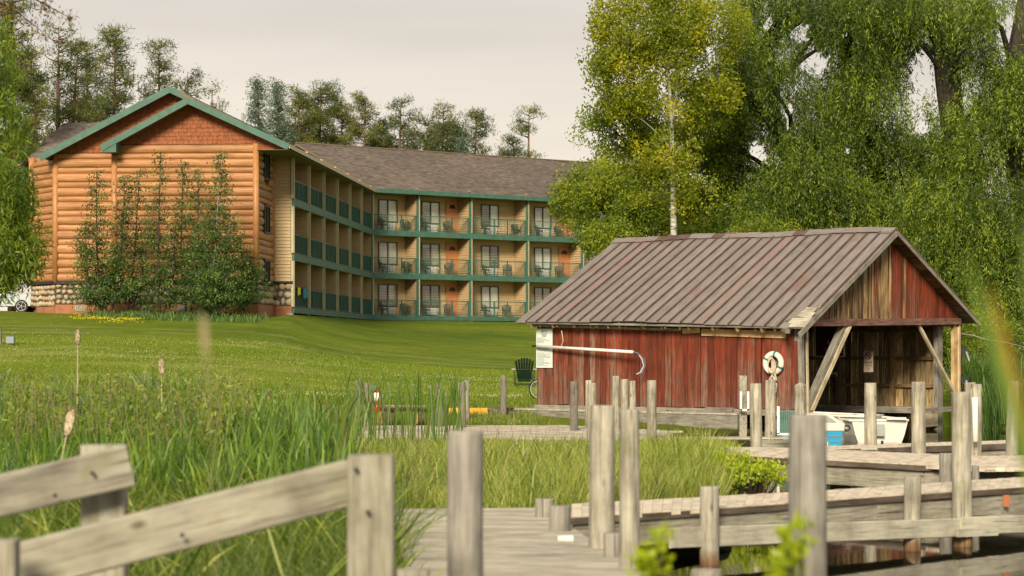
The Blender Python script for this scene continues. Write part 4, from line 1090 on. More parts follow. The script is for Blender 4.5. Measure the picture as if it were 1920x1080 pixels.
dock('weathered plank boardwalk in the foreground between the round posts', [(742, 24.9), (760, 18.4), (790, 15.0)], [(1012, 25.1), (1190, 18.3), (1370, 15.0)], 0, .15, .045, jag=.015)
dock('narrow dock with sunlit top edge running right above the water', [(1072, 23.7), (1330, 24.95), (1560, 26.4), (1920, 28.9), (2080, 30.2)], [(1072, 25.7), (1330, 26.9), (1560, 28.2), (1920, 31.0), (2080, 32.4)], 0, .15, .05, mat='deck_sunlit', beamh=.30, grain=1)
dock('wide pale dock crossing behind the narrow dock on the right', [(1267, 38.6), (1481, 36.3), (1840, 33.3), (2050, 33.5)], [(1267, 40.6), (1481, 39.9), (1840, 36.9), (2050, 37.6)], 0, .15, .06, mat='deck_sunlit', beamh=.32, grain=1)
dock('short narrow dock just in front of the moored boats', [(1545, 39.3), (1893, 42.0)], [(1545, 40.6), (1893, 43.2)], 0, .15, .09, mat='deck_sunlit', beamh=.14, grain=1)
# low walk in front of the boathouse: long boards laid lengthwise
LW = thing('dock', (0, 56, -.35), 'low pale boardwalk reaching left from the boathouse through the reeds', 'dock')
for r in range(34):
    Yr = 52.6 + r * .262; x0 = X(330, 57) - .3 * random.random(); xe = X(1262, Yr) if Yr < 57 else float(np.interp(Yr, [57, 62], [4.4, 1.0]))
    while x0 < xe:
        L_ = min(random.uniform(2.6, 4.2), xe - x0)
        if L_ > .2: plank('deck_plank', (x0, Yr, -.37 + random.uniform(-.01, .01)), (x0 + L_ - .012, Yr, -.37 + random.uniform(-.01, .01)), .25, .04, M['deck'], LW)
        x0 += L_
plank('side_beam', (X(330, 57), 52.45, -.44), (X(1262, 52.4), 52.45, -.44), .05, .14, M['beam'], LW)
# solid timber dock edge along the red wall
DE = thing('dock', (4, 61, 0), 'grey timber dock edge along the foot of the red boathouse wall', 'dock')
e0 = wallpt(1.45, -.75, 0); e1 = wallpt(BL + 1.2, -.75, 0)
k = 0; x = 1.45
while x < BL + 1.2:
    plank('deck_plank', wallpt(x + .1, -.78, -.02), wallpt(x + .1, -.02, -.02), .19, .04, M['deck'], DE, up=(0, 0, 1)); x += .197
plank('side_beam', wallpt(1.45, -.73, -.23), wallpt(5.4, -.73, -.23), .06, .36, M['greywood'], DE); plank('side_beam', wallpt(5.41, -.73, -.23), wallpt(BL + 1.2, -.73, -.23), .06, .36, M['greywood'], DE)
plank('side_beam', wallpt(1.45, -.76, -.55), wallpt(4.5, -.76, -.53), .06, .26, M['board'], DE)
LS = thing('dock', (6, 55, -.45), 'low step of two pale planks under the tall posts before the red wall', 'dock')
for k, yy in enumerate((54.6, 54.86, 55.12)): plank('deck_plank', (X(1262, 55), yy, -.44), (X(1545, 55), yy, -.44 + .01), .25, .04, M['deck'], LS)
plank('side_beam', (X(1262, 55), 54.45, -.60), (X(1545, 55), 54.45, -.60), .05, .26, M['board'], LS)
# plain timbers
def timber(label, p, q, w, t, mat, name='timber', cat='timber'): return tag(plank(name, p, q, w, t, M[mat], None, bev=.008), label, cat)
rl = thing('guard_rail', (X(1500, 25), 25, -.3), 'long pale rail boards bolted to the posts just above the water', 'rail')
plank('rail_board', P(1257, 1009, 24.35), P(1800, 989, 27.45), .05, .225, M['palerail'], rl, bev=.01); plank('rail_board', P(1801, 987, 27.4), P(2080, 975, 29.4), .05, .225, M['palerail'], rl, bev=.01)
plank('splice_block', P(1795, 1000, 27.30), P(1870, 997, 27.75), .04, .09, M['palerail'], rl)
timber('low dark sleeper lying on the grass beyond the log bench', P(380, 781, 63.5), P(952, 780, 66.2), .25, .10, 'deck')
timber('bright yellow painted timber lying left of the boathouse dock', P(842, 771.5, 64.6), P(914, 771.5, 64.6), .25, .20, 'yellow')
timber('dark timber block between the yellow timber and the grey dock', P(915, 773, 65.0), P(960, 774, 64.7), .3, .30, 'edge_dark')
tag(plank('marker_tag', P(1887, 950, 28.55), P(1887, 928, 28.55), .075, .01, M['orange'], None, up=(0, -1, 0)), 'orange painted mark on the right end of the narrow dock', 'mark')

# ------------------------------------------------------------------ posts
def post_mesh(r, h, n=20, mat=None, bulge=0.0, pointed=False):
    m = MB(); zs = list(np.linspace(0, h - .02, 9)); rr = [r * (1.06 - .08 * i / 8 + random.uniform(-.015, .015)) for i in range(9)]
    pts = [V(random.uniform(-.006, .006), random.uniform(-.006, .006), z) for z in zs]; pts[-2].xy = (0, 0); pts[-1].xy = (0, 0); pts.append(V(random.uniform(-.0006, .0006), 0, h)); rr.append(r * .93)
    if pointed: pts.append(V(0, 0, h + .06)); rr.append(r * .08)
    m.tube(pts, rr, n, wob=.02)
    me = bpy.data.meshes.new('mooring_post'); me.from_pydata(m.v, [], m.f); me.materials.append(mat)
    for p in me.polygons: p.use_smooth = len(p.vertices) == 4
    return me
posts = [
 # px, ytop, width, Y, base z, material, lean, label
 (387, 722, 15, 66.5, -.4, 'post_dark', 0, 'dark post standing in the reeds left of the lawn edge'),
 (671, 713, 11, 63.5, -.6, 'post_dark', 0, 'thin dark post behind the post with the fire extinguisher'),
 (690, 718, 16, 57.2, -1, 'post_dark', 0, 'dark post carrying the red fire extinguisher'),
 (824, 718, 14, 60.5, -1, 'post_dark', 0, 'dark post right of the log bench'),
 (866, 716, 15, 59.5, -1, 'post_dark', 0, 'front post of the close pair before the yellow timber'),
 (875.5, 713, 10, 62.5, -1, 'post_grey', 0, 'thin rear post of the close pair before the yellow timber'),
 (944, 704, 11.5, 64.2, -1, 'post_dark', 0, 'dark post at the left end of the grey dock edge'),
 (1076.5, 715, 15, 57.6, -1, 'post_dark', 0, 'dark post before the red wall under the notice board'),
 (1104, 713, 13, 59.5, -1, 'post', 0, 'slim rear post half hidden by a pale post before the red wall'),
 (1109, 718, 18, 52.3, -1, 'post', 0, 'pale post directly behind the tall foreground post pair'),
 (1155, 705, 13, 58.5, -1, 'post', 0, 'slim post rising highest behind the foreground post pair'),
 (1171, 711, 15, 52.5, -1, 'post', 0, 'pale post just left of the foreground post with the slanting top'),
 (1186, 714, 12, 57.5, -1, 'post', 0, 'slim post under the end of the bent blue hoses'),
 (1222, 713, 18, 52.2, -1, 'post', 0, 'pale post alone before the middle of the red wall'),
 (1417, 719, 22, 40.4, -1.2, 'post', -.012, 'pale leaning post on the corner of the wide dock'),
 (1445, 713, 20, 54.6, -1.2, 'post', .006, 'pale post directly below the life ring rope'),
 (1501, 722, 23, 49.5, -1.2, 'post', 0, 'pale post with a pointed top at the boathouse corner'),
 (1632, 718, 23, 41.0, -1.2, 'post', 0, 'pale post in front of the white dinghy'),
 (1722, 716, 27, 38.6, -1.2, 'post', 0, 'thick pale post right of the white dinghy'),
 (1819, 717, 22, 37.9, -1.2, 'post', 0, 'rear pale post half hidden beside the white pipe post'),
 (1830, 720, 22, 37.2, -1.2, 'post', .004, 'pale post with the white pipe strapped to its side'),
 (1900, 714, 23, 38.0, -1.2, 'post', .02, 'pale crooked post nearest the reeds at the right edge'),
 (1773, 850, 24, 32.9, -1.2, 'post_grey', 0, 'short grey post at the front edge of the wide dock'),
 (1829, 873, 14, 32.4, -1.2, 'post_grey', 0, 'small stub beside the tall post on the narrow dock'),
 (1802, 735, 36, 27.6, -1.6, 'post', -.008, 'tall pale post rising through the narrow dock on the right'),
 (1711, 893, 32, 27.0, -1.6, 'post', 0, 'short pale post standing in the water before the narrow dock'),
 (1330, 912, 36, 24.7, -1.6, 'post', 0, 'short grey topped post behind the left end of the rail board'),
 (1020, 935, 35, 23.7, -.9, 'post_grey', 0, 'short stub on the far right corner of the boardwalk'),
 (1050, 948, 42, 21.9, -.9, 'post_grey', 0, 'thicker short stub in front of the far boardwalk stub'),
 (1128, 760, 48, 20.1, -1.2, 'post', 0, 'tall thick post left of the foreground post pair'),
 (1180, 768, 38, 18.25, -1.2, 'post', 0, 'slimmer foreground post just right of the thick one'),
 (1148, 999, 34, 19.2, -1.2, 'post_grey', 0, 'stub between the two foreground dock posts'),
 (1325, 1068, 60, 17.3, -1.6, 'post', 0, 'low cut off post top at the bottom edge above the water'),
 (873, 808, 68, 13.6, -1.4, 'post_grey', 0, 'smooth grey round post in the centre foreground'),
 (1514, 778, 72, 13.5, -1.6, 'post_grey', 0, 'large blurred round post in the right foreground'),
]
for (px, yt, w, Y, zb, mt, lean, lab) in posts:
    r = w / 2 * Y / F; zt = EYE + (HZ - yt) * Y / F
    me = post_mesh(r, zt - zb, 24 if Y < 30 else 16, M[mt], pointed=(px == 1501))
    o = bpy.data.objects.new('mooring_post', me); reg(o, V(X(px, Y) - lean * (zt - zb), Y, zb), None); o.rotation_euler = (0, lean, random.uniform(0, 6)) if lean == 0 else (0, lean, 0)
    tag(o, lab, 'post', 'wooden mooring posts around the docks')
# square post with white frame, white pipe, corrugated panel
o = plank('mooring_post', P(1393, 704, 56.2), V(X(1393, 56.2), 56.2, -1.2), .19, .19, M['post'], None, up=(0, -1, 0), bev=.012); tag(o, 'square pale post with a small white frame on its front', 'post', 'wooden mooring posts around the docks')
m = MB(); c = P(1396, 752, 55.9)
for dx in (-.09, .09): m.box(c + V(dx, 0, 0), (.055, .04, .48))
m.box(c + V(0, 0, -.22), (.24, .04, .05)); tag(m.build('bracket', M['white']), 'small white open frame fixed to the square post', 'bracket')
m = MB(); m.tube([P(1828, 745, 36.9), P(1829, 828, 36.9)], .047, 12); tag(m.build('pipe', M['white'], smooth=True), 'white plastic pipe fixed upright beside a pale post', 'pipe')
cp = thing('boat_canopy_panel', P(1470, 812, 53), 'green corrugated panel with white frame between dock posts', 'panel')
m = MB(); c = P(1474, 791, 53.0)
for k in range(9): m.tube([c + V(-.13 + k * .045, 0, -.26), c + V(-.13 + k * .045, 0, .25)], .022, 6)
m.build('corrugated_sheet', M['corr'], cp)
m = MB(); m.box(c + V(-.19, -.02, .04), (.06, .05, .66)); m.box(c + V(.05, -.02, -.29), (.54, .05, .05)); m.build('frame', M['white'], cp)

# ------------------------------------------------------------------ foreground ramp railing
RL = thing('ramp_railing', P(696, 1080, 12), 'blurred grey timber handrail with square posts at the lower left', 'railing')
plank('rail_post', V(X(696, 12), 12, -.6), P(696, 853, 12), .245, .21, M['post'] if False else M['board'], RL, up=(0, -1, 0), bev=.012)
plank('rail_post', V(X(196, 12.75), 12.75, -.6), P(196, 834, 12.75), .25, .15, M['board'], RL, up=(0, -1, 0), bev=.012)
plank('rail_post', V(X(8, 11.0), 11.0, -.8), P(8, 1012, 11.0), .13, .15, M['board'], RL, up=(0, -1, 0), bev=.012)
plank('rail_post', V(X(770, 14), 14.2, -.6), P(775, 1068, 14.2), .2, .15, M['beam'], RL, up=(0, -1, 0), bev=.01)
plank('handrail', P(-120, 1104, 11.25), P(657, 905, 12.0), .06, .25, M['board'], RL, up=(0, 0, 1), bev=.012)
plank('handrail', P(-120, 957, 12.35), P(245, 873, 12.5), .06, .235, M['beam'], RL, up=(0, 0, 1), bev=.012)

for (px, py, Y) in ((174, 887, 12.41), (104, 929, 12.33), (342, 1003, 11.6), (668, 880, 11.87), (690, 960, 11.87)):
    c = P(px, py, Y); MB().tube([c, c - V(0, .02, 0)], .012, 8).build('bolt', M['black'], RL)

# ------------------------------------------------------------------ bench, extinguisher
def logbench(cx, Y, zb, label, flip=1):
    b = thing('log_bench', (cx, Y, zb), label, 'bench', 'split log benches beside the boardwalk')
    L_ = 1.30; m = MB()
    pts = [(-L_ / 2, 0), (L_ / 2, 0)]
    n_ = 8; vv = []
    for x_ in (-L_ / 2, -L_ / 6, L_ / 6, L_ / 2):
        for k in range(n_ + 1):
            t = math.pi + math.pi * k / n_; vv.append((cx + x_, Y + math.cos(t) * .2, zb + .53 + math.sin(t) * .14 + random.uniform(-.006, .006)))
    N = n_ + 1; m.v = vv
    for s_ in range(3):
        for k in range(N): m.f.append((s_ * N + k, s_ * N + (k + 1) % N, (s_ + 1) * N + (k + 1) % N, (s_ + 1) * N + k))
    m.f.append(tuple(range(N))); m.f.append(tuple(range(3 * N, 4 * N))[::-1]); m.build('seat', M['bark'], b)
    MB().box((cx, Y, zb + .535), (L_, .38, .014)).build('seat_top', M['deck'], b)
    for sx_ in (-1, 1):
        m = MB(); x_ = cx + sx_ * L_ * .36; r_ = .20; q0 = V(x_ - .16, Y - .1, zb + .2); q1 = V(x_ + .15, Y + .12, zb + .2)
        m.tube([q0, q1], r_, 16, wob=.04); m.build('log_support', M['bark'], b)
        d_ = (q0 - q1).normalized(); MB().tube([q0 + d_ * .001, q0 + d_ * .012], r_ * .93, 16).build('log_end', M['logend'], b)
    return b
logbench(X(757, 61.2), 61.2, -.35, 'split log bench with round log supports beside the extinguisher post')
logbench(X(452, 62.2), 62.2, -.36, 'split log bench half hidden in the reeds on the left')
fe = thing('fire_extinguisher', P(707, 773, 56.9), 'red fire extinguisher with white label hanging on the dark post', 'fire extinguisher')
b_ = P(707, 773, 56.9)
MB().tube([b_, b_ + Zu * .02, b_ + Zu * .29], [.07, .085, .085], 14).build('cylinder', M['redgloss'], fe, smooth=True)
MB().tube([b_ + Zu * .291, b_ + Zu * .50], [.0865, .0865], 14).build('label', M['white'], fe, smooth=True)
MB().tube([b_ + Zu * .501, b_ + Zu * .55, b_ + Zu * .60], [.085, .05, .03], 12).build('neck', M['redgloss'], fe, smooth=True)
MB().tube([b_ + V(-.02, 0, .58), b_ + V(.08, 0, .63)], .02, 6).build('handle', M['black'], fe)
MB().tube([b_ + V(0, -.03, .6), b_ + V(-.1, -.05, .5), b_ + V(-.09, -.07, .3), b_ + V(-.06, -.08, .15)], .016, 6).build('hose', M['black'], fe)
MB().box(b_ + V(-.08, 0, .62), (.12, .1, .12)).build('tag', M['green'], fe)

# ------------------------------------------------------------------ adirondack chair, bicycle
ac_p = V(X(983, 82), 82, ground_z(X(983, 82), 82)); A_ = thing('garden_chair', ac_p, 'dark green slatted garden chair seen from behind on the lawn', 'chair')
def AC(x, y, z): return ac_p + V(x, y, z)
for i in range(7):
    t = (i - 3) / 3
    p = AC(t * .19, -.30, .16); q = AC(t * .31, -.62, 1.02 - .10 * t * t)
    plank('back_slat', p, q, .078, .02, M['chairgreen'], A_, up=(0, -1, 0))
for z, w_, y_ in ((.22, .5, -.34), (.60, .66, -.49), (.88, .62, -.59)): plank('cross_rail', AC(-w_ / 2, y_ - .03, z), AC(w_ / 2, y_ - .03, z), .02, .03, M['chairgreen'], A_)
for i in range(5): plank('seat_slat', AC(-.28, -.2 + i * .12, .24 + i * .035), AC(.28, -.2 + i * .12, .24 + i * .035), .1, .02, M['chairgreen'], A_)
for s_ in (-1, 1):
    plank('armrest', AC(s_ * .39, -.42, .60), AC(s_ * .39, .36, .62), .15, .025, M['vent'], A_)
    plank('leg', AC(s_ * .36, -.32, 0), AC(s_ * .36, -.32, .60), .08, .03, M['chairgreen'], A_); plank('leg', AC(s_ * .36, .28, 0), AC(s_ * .36, .28, .60), .08, .03, M['chairgreen'], A_)
    plank('side_rail', AC(s_ * .31, -.62, .05), AC(s_ * .31, .3, .38), .03, .11, M['chairgreen'], A_)
bw = V(X(1011, 73), 73, ground_z(X(1011, 73), 73) + .34); BK = thing('bicycle', bw - Zu * .34, 'bicycle parked behind the left corner of the boathouse', 'bicycle')
for k, off in enumerate((0, 1.05)):
    c = bw + V(off, .12 * k, 0); m = MB(); torus(m, c, V(1, .1, 0).normalized(), Zu, .315, .024, 32, 8); w_ = m.build('wheel', M['tyre'], BK, smooth=True)
    m = MB(); torus(m, c, V(1, .1, 0).normalized(), Zu, .285, .014, 32, 6); m.build('rim', M['chrome'], w_, smooth=True)
    m = MB()
    for j in range(18): t = j * math.pi / 9; m.tube([c, c + V(math.cos(t), .1 * math.cos(t), math.sin(t)) * .28], .003, 3)
    m.tube([c - V(0, .05, 0), c + V(0, .05, 0)], .03, 8); m.build('spokes', M['chrome'], w_)
m = MB(); hd = bw + V(.12, .01, .55); st_ = bw + V(.72, .07, .45); bb = bw + V(.5, .05, -.05)
for p_, q_ in ((bw, hd), (hd, bb), (bb, st_), (hd - Zu * .05, st_), (st_, bw + V(1.05, .12, 0)), (bb, bw + V(1.05, .12, 0)), (hd, hd + V(.02, 0, .12))): m.tube([p_, q_], .018, 8)
m.build('frame', M['redgloss'], BK)
m = MB(); h_ = hd + V(.02, 0, .12); m.tube([h_ + V(-.14, -.28, .0), h_ + V(0, -.1, .05), h_ + V(0, .1, .05), h_ + V(-.14, .28, 0)], .015, 8); m.build('handlebar', M['black'], BK)
m = MB(); m.tube([st_ + V(-.14, 0, .14), st_ + V(.06, 0, .16), st_ + V(.13, 0, .15)], [.03, .07, .09], 8); m.build('saddle', M['black'], BK, smooth=True); m = MB(); m.tube([st_, st_ + Zu * .15], .014, 6); m.build('seat_post', M['chrome'], BK)

# ------------------------------------------------------------------ boats
def hull(root, x0, Y0, w, L, h, zb, mat, inner, yaw=0.0, lap=0, transom=.78):
    """stern at Y0 facing the camera, bow away"""
    Rm = Matrix.Rotation(yaw, 3, 'Z'); org = V(x0, Y0, zb)
    def sec(t):
        wt = w / 2 * (1 - max(0, (t - .35) / .65) ** 2.2) * (.93 + .07 * min(t / .35, 1)); k = .05 * t * t * h * 2
        prof = [(-1, 1.0), (-.97, .93), (-.86, .45), (-.74, .10), (-.40, .0), (0, -.02), (.40, 0), (.74, .10), (.86, .45), (.97, .93), (1, 1.0)]
        return [org + Rm @ V(px_ * wt, t * L, pz * h * (1 - .0 * t) + k * (1 if pz > .3 else .6)) for px_, pz in prof]
    N = 11; ts = np.linspace(0, 1, 12); m = MB(); inn = MB()
    for t in ts: m.v += [tuple(p) for p in sec(t)]
    for i in range(len(ts) - 1):
        for k in range(N - 1): m.f.append((i * N + k, i * N + k + 1, (i + 1) * N + k + 1, (i + 1) * N + k))
    m.f.append(tuple(range(N)))
    o = m.build('hull', mat, root, smooth=False)
    for t in ts:
        s_ = sec(t * .95 + .02); c = sum(s_, Vector()) / N
        inn.v += [tuple(p + (c - p) * .06 + Zu * (.02 if 0 < k < N - 1 else -.01)) for k, p in enumerate(s_)]
    for i in range(len(ts) - 1):
        for k in range(N - 1): inn.f.append((i * N + k, (i + 1) * N + k, (i + 1) * N + k + 1, i * N + k + 1))
    inn.f.append(tuple(range(N))[::-1]); inn.build('inside', inner, root)
    rim = MB(); L1 = [sec(t)[0] for t in ts]; L2 = [sec(t)[-1] for t in ts]; rim.tube(L1 + L2[::-1] + [L1[0]], .035, 6); rim.build('gunwale', M['boatwhite'], root, smooth=True)
    for t in (.3, .6):
        a = sec(t); m = MB(); m.bar(a[1] - Zu * h * .25, a[-2] - Zu * h * .25, .22, .03); m.build('thwart', M['boatwhite'], root)
    if lap:
        for k in range(3):
            m = MB(); zf = (2, 2, 3)[k]
            L3 = [sec(t)[2 if k < 2 else 3].lerp(sec(t)[1], .5 if k == 0 else 0) for t in ts]; m.tube(L3, .014, 4); m.build('strake', M['utility'], root)
    return org, Rm
zb_ = WATER - .1
D1 = thing('dinghy', (X(1650, 57.5), 57.5, WATER), 'white dinghy moored stern first in the boathouse opening', 'boat')
hull(D1, X(1650, 57.6), 57.6, 1.62, 2.3, .68, zb_ - .02, M['boatwhite'], M['boatgrey'], yaw=.12)
m = MB(); c = V(X(1646, 57.4), 57.45, -.34); m.box(c, (.36, .04, .30)); m.build('motor_pad', M['boatgrey'], D1)
m = MB(); m.box(V(X(1681, 57.5), 57.55, -.045), (.50, .10, .06)); m.build('stern_grip', M['boatwhite'], D1)
m = MB(); m.tube([V(X(1654, 57.4), 57.42, -.64), V(X(1654, 57.4), 57.36, -.64)], .035, 8); m.build('drain_plug', M['black'], D1)
D2 = thing('dinghy', (X(1600, 59.2), 59.2, WATER), 'grey lapstrake rowing boat behind and left of the white dinghy', 'boat')
hull(D2, X(1628, 59.6), 58.9, 1.35, 2.6, .74, zb_, M['boatgrey'], M['boatgrey'], yaw=.95, lap=1)
m = MB(); c = P(1588, 803, 57.5); torus(m, c, V(1, 0, 0), Zu, .07, .02, 16, 6); tag(m.build('mooring_ring', M['black']), 'dark mooring ring between the blue boat and the grey boat', 'ring')
PB = thing('pedal_boat', (X(1520, 55.5), 55.5, WATER), 'blue and white pedal boat moored behind the blurred foreground post', 'boat')
xc = X(1523, 55.5); y0 = 55.5
def loft(mb, secs):
    n_ = len(secs[0]); b = len(mb.v)
    for s_ in secs: mb.v += [tuple(p) for p in s_]
    for i in range(len(secs) - 1):
        for k in range(n_): mb.f.append((b + i * n_ + k, b + i * n_ + (k + 1) % n_, b + (i + 1) * n_ + (k + 1) % n_, b + (i + 1) * n_ + k))
    mb.f.append(tuple(b + k for k in range(n_))[::-1]); mb.f.append(tuple(b + (len(secs) - 1) * n_ + k for k in range(n_)))
def psec(y, wt, wb, z0, z1): return [V(xc - wb, y0 + y, z0), V(xc + wb, y0 + y, z0), V(xc + wt, y0 + y, z1), V(xc - wt, y0 + y, z1)]
m = MB(); loft(m, [psec(0, .76, .68, -.8, -.28), psec(1.6, .76, .66, -.8, -.28), psec(2.3, .55, .4, -.75, -.26)]); m.build('hull', M['blue'], PB)
m = MB(); loft(m, [psec(-.02, .80, .79, -.279, -.10), psec(.5, .80, .79, -.279, -.02), psec(1.7, .78, .77, -.279, -.1), psec(2.35, .6, .55, -.259, -.15)]); m.build('deck', M['boatwhite'], PB)
m = MB(); loft(m, [psec(.0, .42, .75, -.099, .14), psec(.35, .36, .70, -.03, .14)]); m.build('seat_back', M['boatwhite'], PB)
m = MB(); loft(m, [psec(-.012, .36, .62, -.08, .10), psec(.02, .36, .6, -.08, .10)]); m.build('seat_recess', M['boatgrey'], PB)
for z in (-.42, -.55): MB().box((xc, y0 - .01, z), (1.42, .02, .012)).build('hull_groove', M['utility'], PB)
m = MB(); m.box((xc + .33, y0 - .015, -.62), (.12, .02, .12)); m.build('registration_sticker', M['cream_white'], PB)

# ------------------------------------------------------------------ car at the left
cc = V(X(-8, 116), 116.5, ground_z(X(10, 116), 116) - .02); CAR = thing('parked_car', cc, 'pale silver car parked beyond the left corner of the hotel', 'car')
side = [(-2.3, .32), (-2.32, .85), (-2.2, 1.25), (-1.75, 1.62), (-.2, 1.68), (.55, 1.35), (.95, 1.08), (1.9, .93), (2.25, .72), (2.3, .35)]
m = MB(); hw = .9
secs = []
for y_, k in ((-hw, .96), (-hw * .97, 1.0), (0, 1.02), (hw * .97, 1.0), (hw, .96)): secs.append([cc + V(x_ * (1 if abs(y_) < .9 else .99), y_ * (.82 if z_ > 1.2 else 1), z_ * (k if z_ > .6 else 1)) for x_, z_ in side])
loft(m, secs); m.build('body', M['carpaint'], CAR, smooth=False)
for s_ in (-1, 1):
    m = MB(); pts = [(-1.95, 1.12), (-1.65, 1.5), (-.25, 1.56), (.35, 1.28), (.55, 1.1)]
    m.prism([cc + V(x_, s_ * .86 if z_ > 1.2 else s_ * .905, z_) for x_, z_ in pts], V(0, s_ * .02, 0)); m.build('side_window', M['carglass'], CAR)
    for x_ in (-1.45, 1.42):
        c = cc + V(x_, s_ * .83, .33); m = MB(); m.tube([c - V(0, s_ * .1, 0), c + V(0, s_ * .11, 0)], .335, 24); w_ = m.build('wheel', M['tyre'], CAR)
        m = MB()
        for j in range(5): t = j * 1.2566; m.bar(c + V(0, s_ * .118, 0), c + V(math.cos(t) * .23, s_ * .118, math.sin(t) * .23), .02, .05, up=(0, 1, 0))
        torus(m, c + V(0, s_ * .112, 0), V(1, 0, 0), Zu, .235, .016, 20, 5); m.build('rim', M['chrome'], w_)
m = MB(); m.prism([cc + V(.62, -.78, 1.30), cc + V(.62, .78, 1.30), cc + V(1.02, .82, 1.08), cc + V(1.02, -.82, 1.08)], V(.03, 0, .03)); m.build('windscreen', M['carglass'], CAR)
for s_ in (-1, 1): MB().box(cc + V(2.18, s_ * .66, .75), (.2, .34, .13)).build('headlight', M['white'], CAR)
p = P(14, 683, 88); zg = ground_z(p.x, p.y); ub = thing('utility_box', (p.x, p.y, zg), 'small blue grey box low on the lawn at the left edge', 'box')
MB().box((p.x + .12, p.y, zg + .2), (.30, .25, .26)).build('housing', M['utility'], ub); MB().box((p.x - .3, p.y, zg + .3), (.12, .12, .6)).build('post', M['post_dark'], ub)

# ------------------------------------------------------------------ vegetation
def unit(a): return a / (np.linalg.norm(a, axis=1, keepdims=True) + 1e-9)
def leaf_quads(pos, d, length, width, tint):
    n = len(pos); d = unit(d); side = unit(np.cross(d, R.normal(size=(n, 3)))); L = length[:, None]; Wd = width[:, None]
    v = np.stack([pos, pos + d * L * .45 + side * Wd / 2, pos + d * L, pos + d * L * .45 - side * Wd / 2], 1).reshape(-1, 3)
    q = np.arange(n * 4).reshape(-1, 4); return v, q, np.repeat(tint, 4)
def leaves_obj(name, pos, d, length, width, tint, mat, parent=None, origin=(0, 0, 0)):
    v, q, t = leaf_quads(pos, d, length, width, tint)
    return np_mesh(name, v, q, mat, parent, t, origin=origin)
def ell(n, c, r, shell=.5):
    u = unit(R.normal(size=(n, 3))); k = R.random(n) ** (1 / 3.); k = k * (1 - shell) + shell * (.72 + .28 * R.random(n)); return np.array(c) + u * k[:, None] * np.array(r)
def blobs_to_centres(blobs, gaps=()):
    """blob: px, py, rx, ry (photo px), Y, depth (m), n"""
    out = []
    for (px, py, rx, ry, Y, dp, n) in blobs:
        c = P(px, py, Y); k = Y / F; out.append(ell(int(n), c, (rx * k, dp, ry * k), .45))
    C_ = np.concatenate(out)
    if gaps:
        px = 960 + F * C_[:, 0] / C_[:, 1]; py = HZ - F * (C_[:, 2] - EYE) / C_[:, 1]; keep = np.ones(len(C_), bool)
        for gx, gy, rx, ry in gaps: keep &= ((px - gx) / rx) ** 2 + ((py - gy) / ry) ** 2 > 1
        C_ = C_[keep]
    return C_
def crown(parent, C_, per, rad, ll, lw, mat, droop=.0, strand=0.0, tint_base=.45, tint_amp=.3, name='crown', updir=.0, gaps=(), shell=False):
    n = len(C_); tc_ = np.clip(tint_base + R.normal(0, tint_amp, n), 0, 1)
    idx = np.repeat(np.arange(n), per); N = len(idx)
    off = (unit(R.normal(size=(N, 3))) * (.35 + .75 * R.random((N, 1)) ** .6) if shell else R.normal(size=(N, 3))) * np.array(rad)
    if shell: sz_ = R.uniform(.6, 1.35, n); off *= sz_[idx][:, None]
    pos = C_[idx] + off
    if strand: pos[:, 2] -= R.random(N) ** 1.3 * strand
    d = R.normal(size=(N, 3)); d[:, 2] += updir; d[:, 2] -= droop
    if gaps:
        px = 960 + F * pos[:, 0] / pos[:, 1]; py = HZ - F * (pos[:, 2] - EYE) / pos[:, 1]; keep = np.ones(N, bool); hard = R.random(N) < .93
        for gx, gy, rx, ry in gaps: keep &= ~(((((px - gx) / rx) ** 2 + ((py - gy) / ry) ** 2) < .62 + .3 * np.sin(px * .31) * np.sin(py * .23)) & hard)
        pos = pos[keep]; d = d[keep]; idx = idx[keep]; N = len(pos)
    tt = np.clip(tc_[idx] + R.normal(0, .12, N), 0, 1)
    return leaves_obj(name, pos, d, ll * (.6 + .8 * R.random(N)), lw * (.6 + .8 * R.random(N)), tt, mat, parent, origin=tuple(C_.mean(0)))
def limbs(parent, trunk_pts, trunk_r, targets, mat, r0=.09, name='branches', sag=.0, n=5):
    """branches from the trunk polyline to target points"""
    tp = [Vector(p) for p in trunk_pts]; m = MB()
    for T in targets:
        T = Vector(T); best = None
        for i in range(len(tp) - 1):
            for k in (0, .25, .5, .75):
                q = tp[i].lerp(tp[i + 1], k); dz_ = T.z - q.z; h = math.hypot(T.x - q.x, T.y - q.y); sc = abs(dz_ - h * .7) + .35 * h
                if best is None or sc < best[0]: best = (sc, q)
        q = best[1]; mid = q.lerp(T, .5) + V(random.uniform(-.1, .1), random.uniform(-.1, .1), .10) * (T - q).length
        L_ = (T - q).length; r = r0 * min(1, L_ / 4 + .25)
        m.tube([q, q.lerp(mid, .55) + V(0, 0, .02 * L_), mid, mid.lerp(T, .5) + V(0, 0, .02 * L_), T], [r, r * .8, r * .6, r * .4, r * .12], n, cap=False)
    return m.build(name, mat, parent, smooth=True)
def trunk(parent, pts, rads, mat, n=12, name='trunk'):
    return MB().tube(pts, rads, n, wob=.03).build(name, mat, parent, smooth=True)

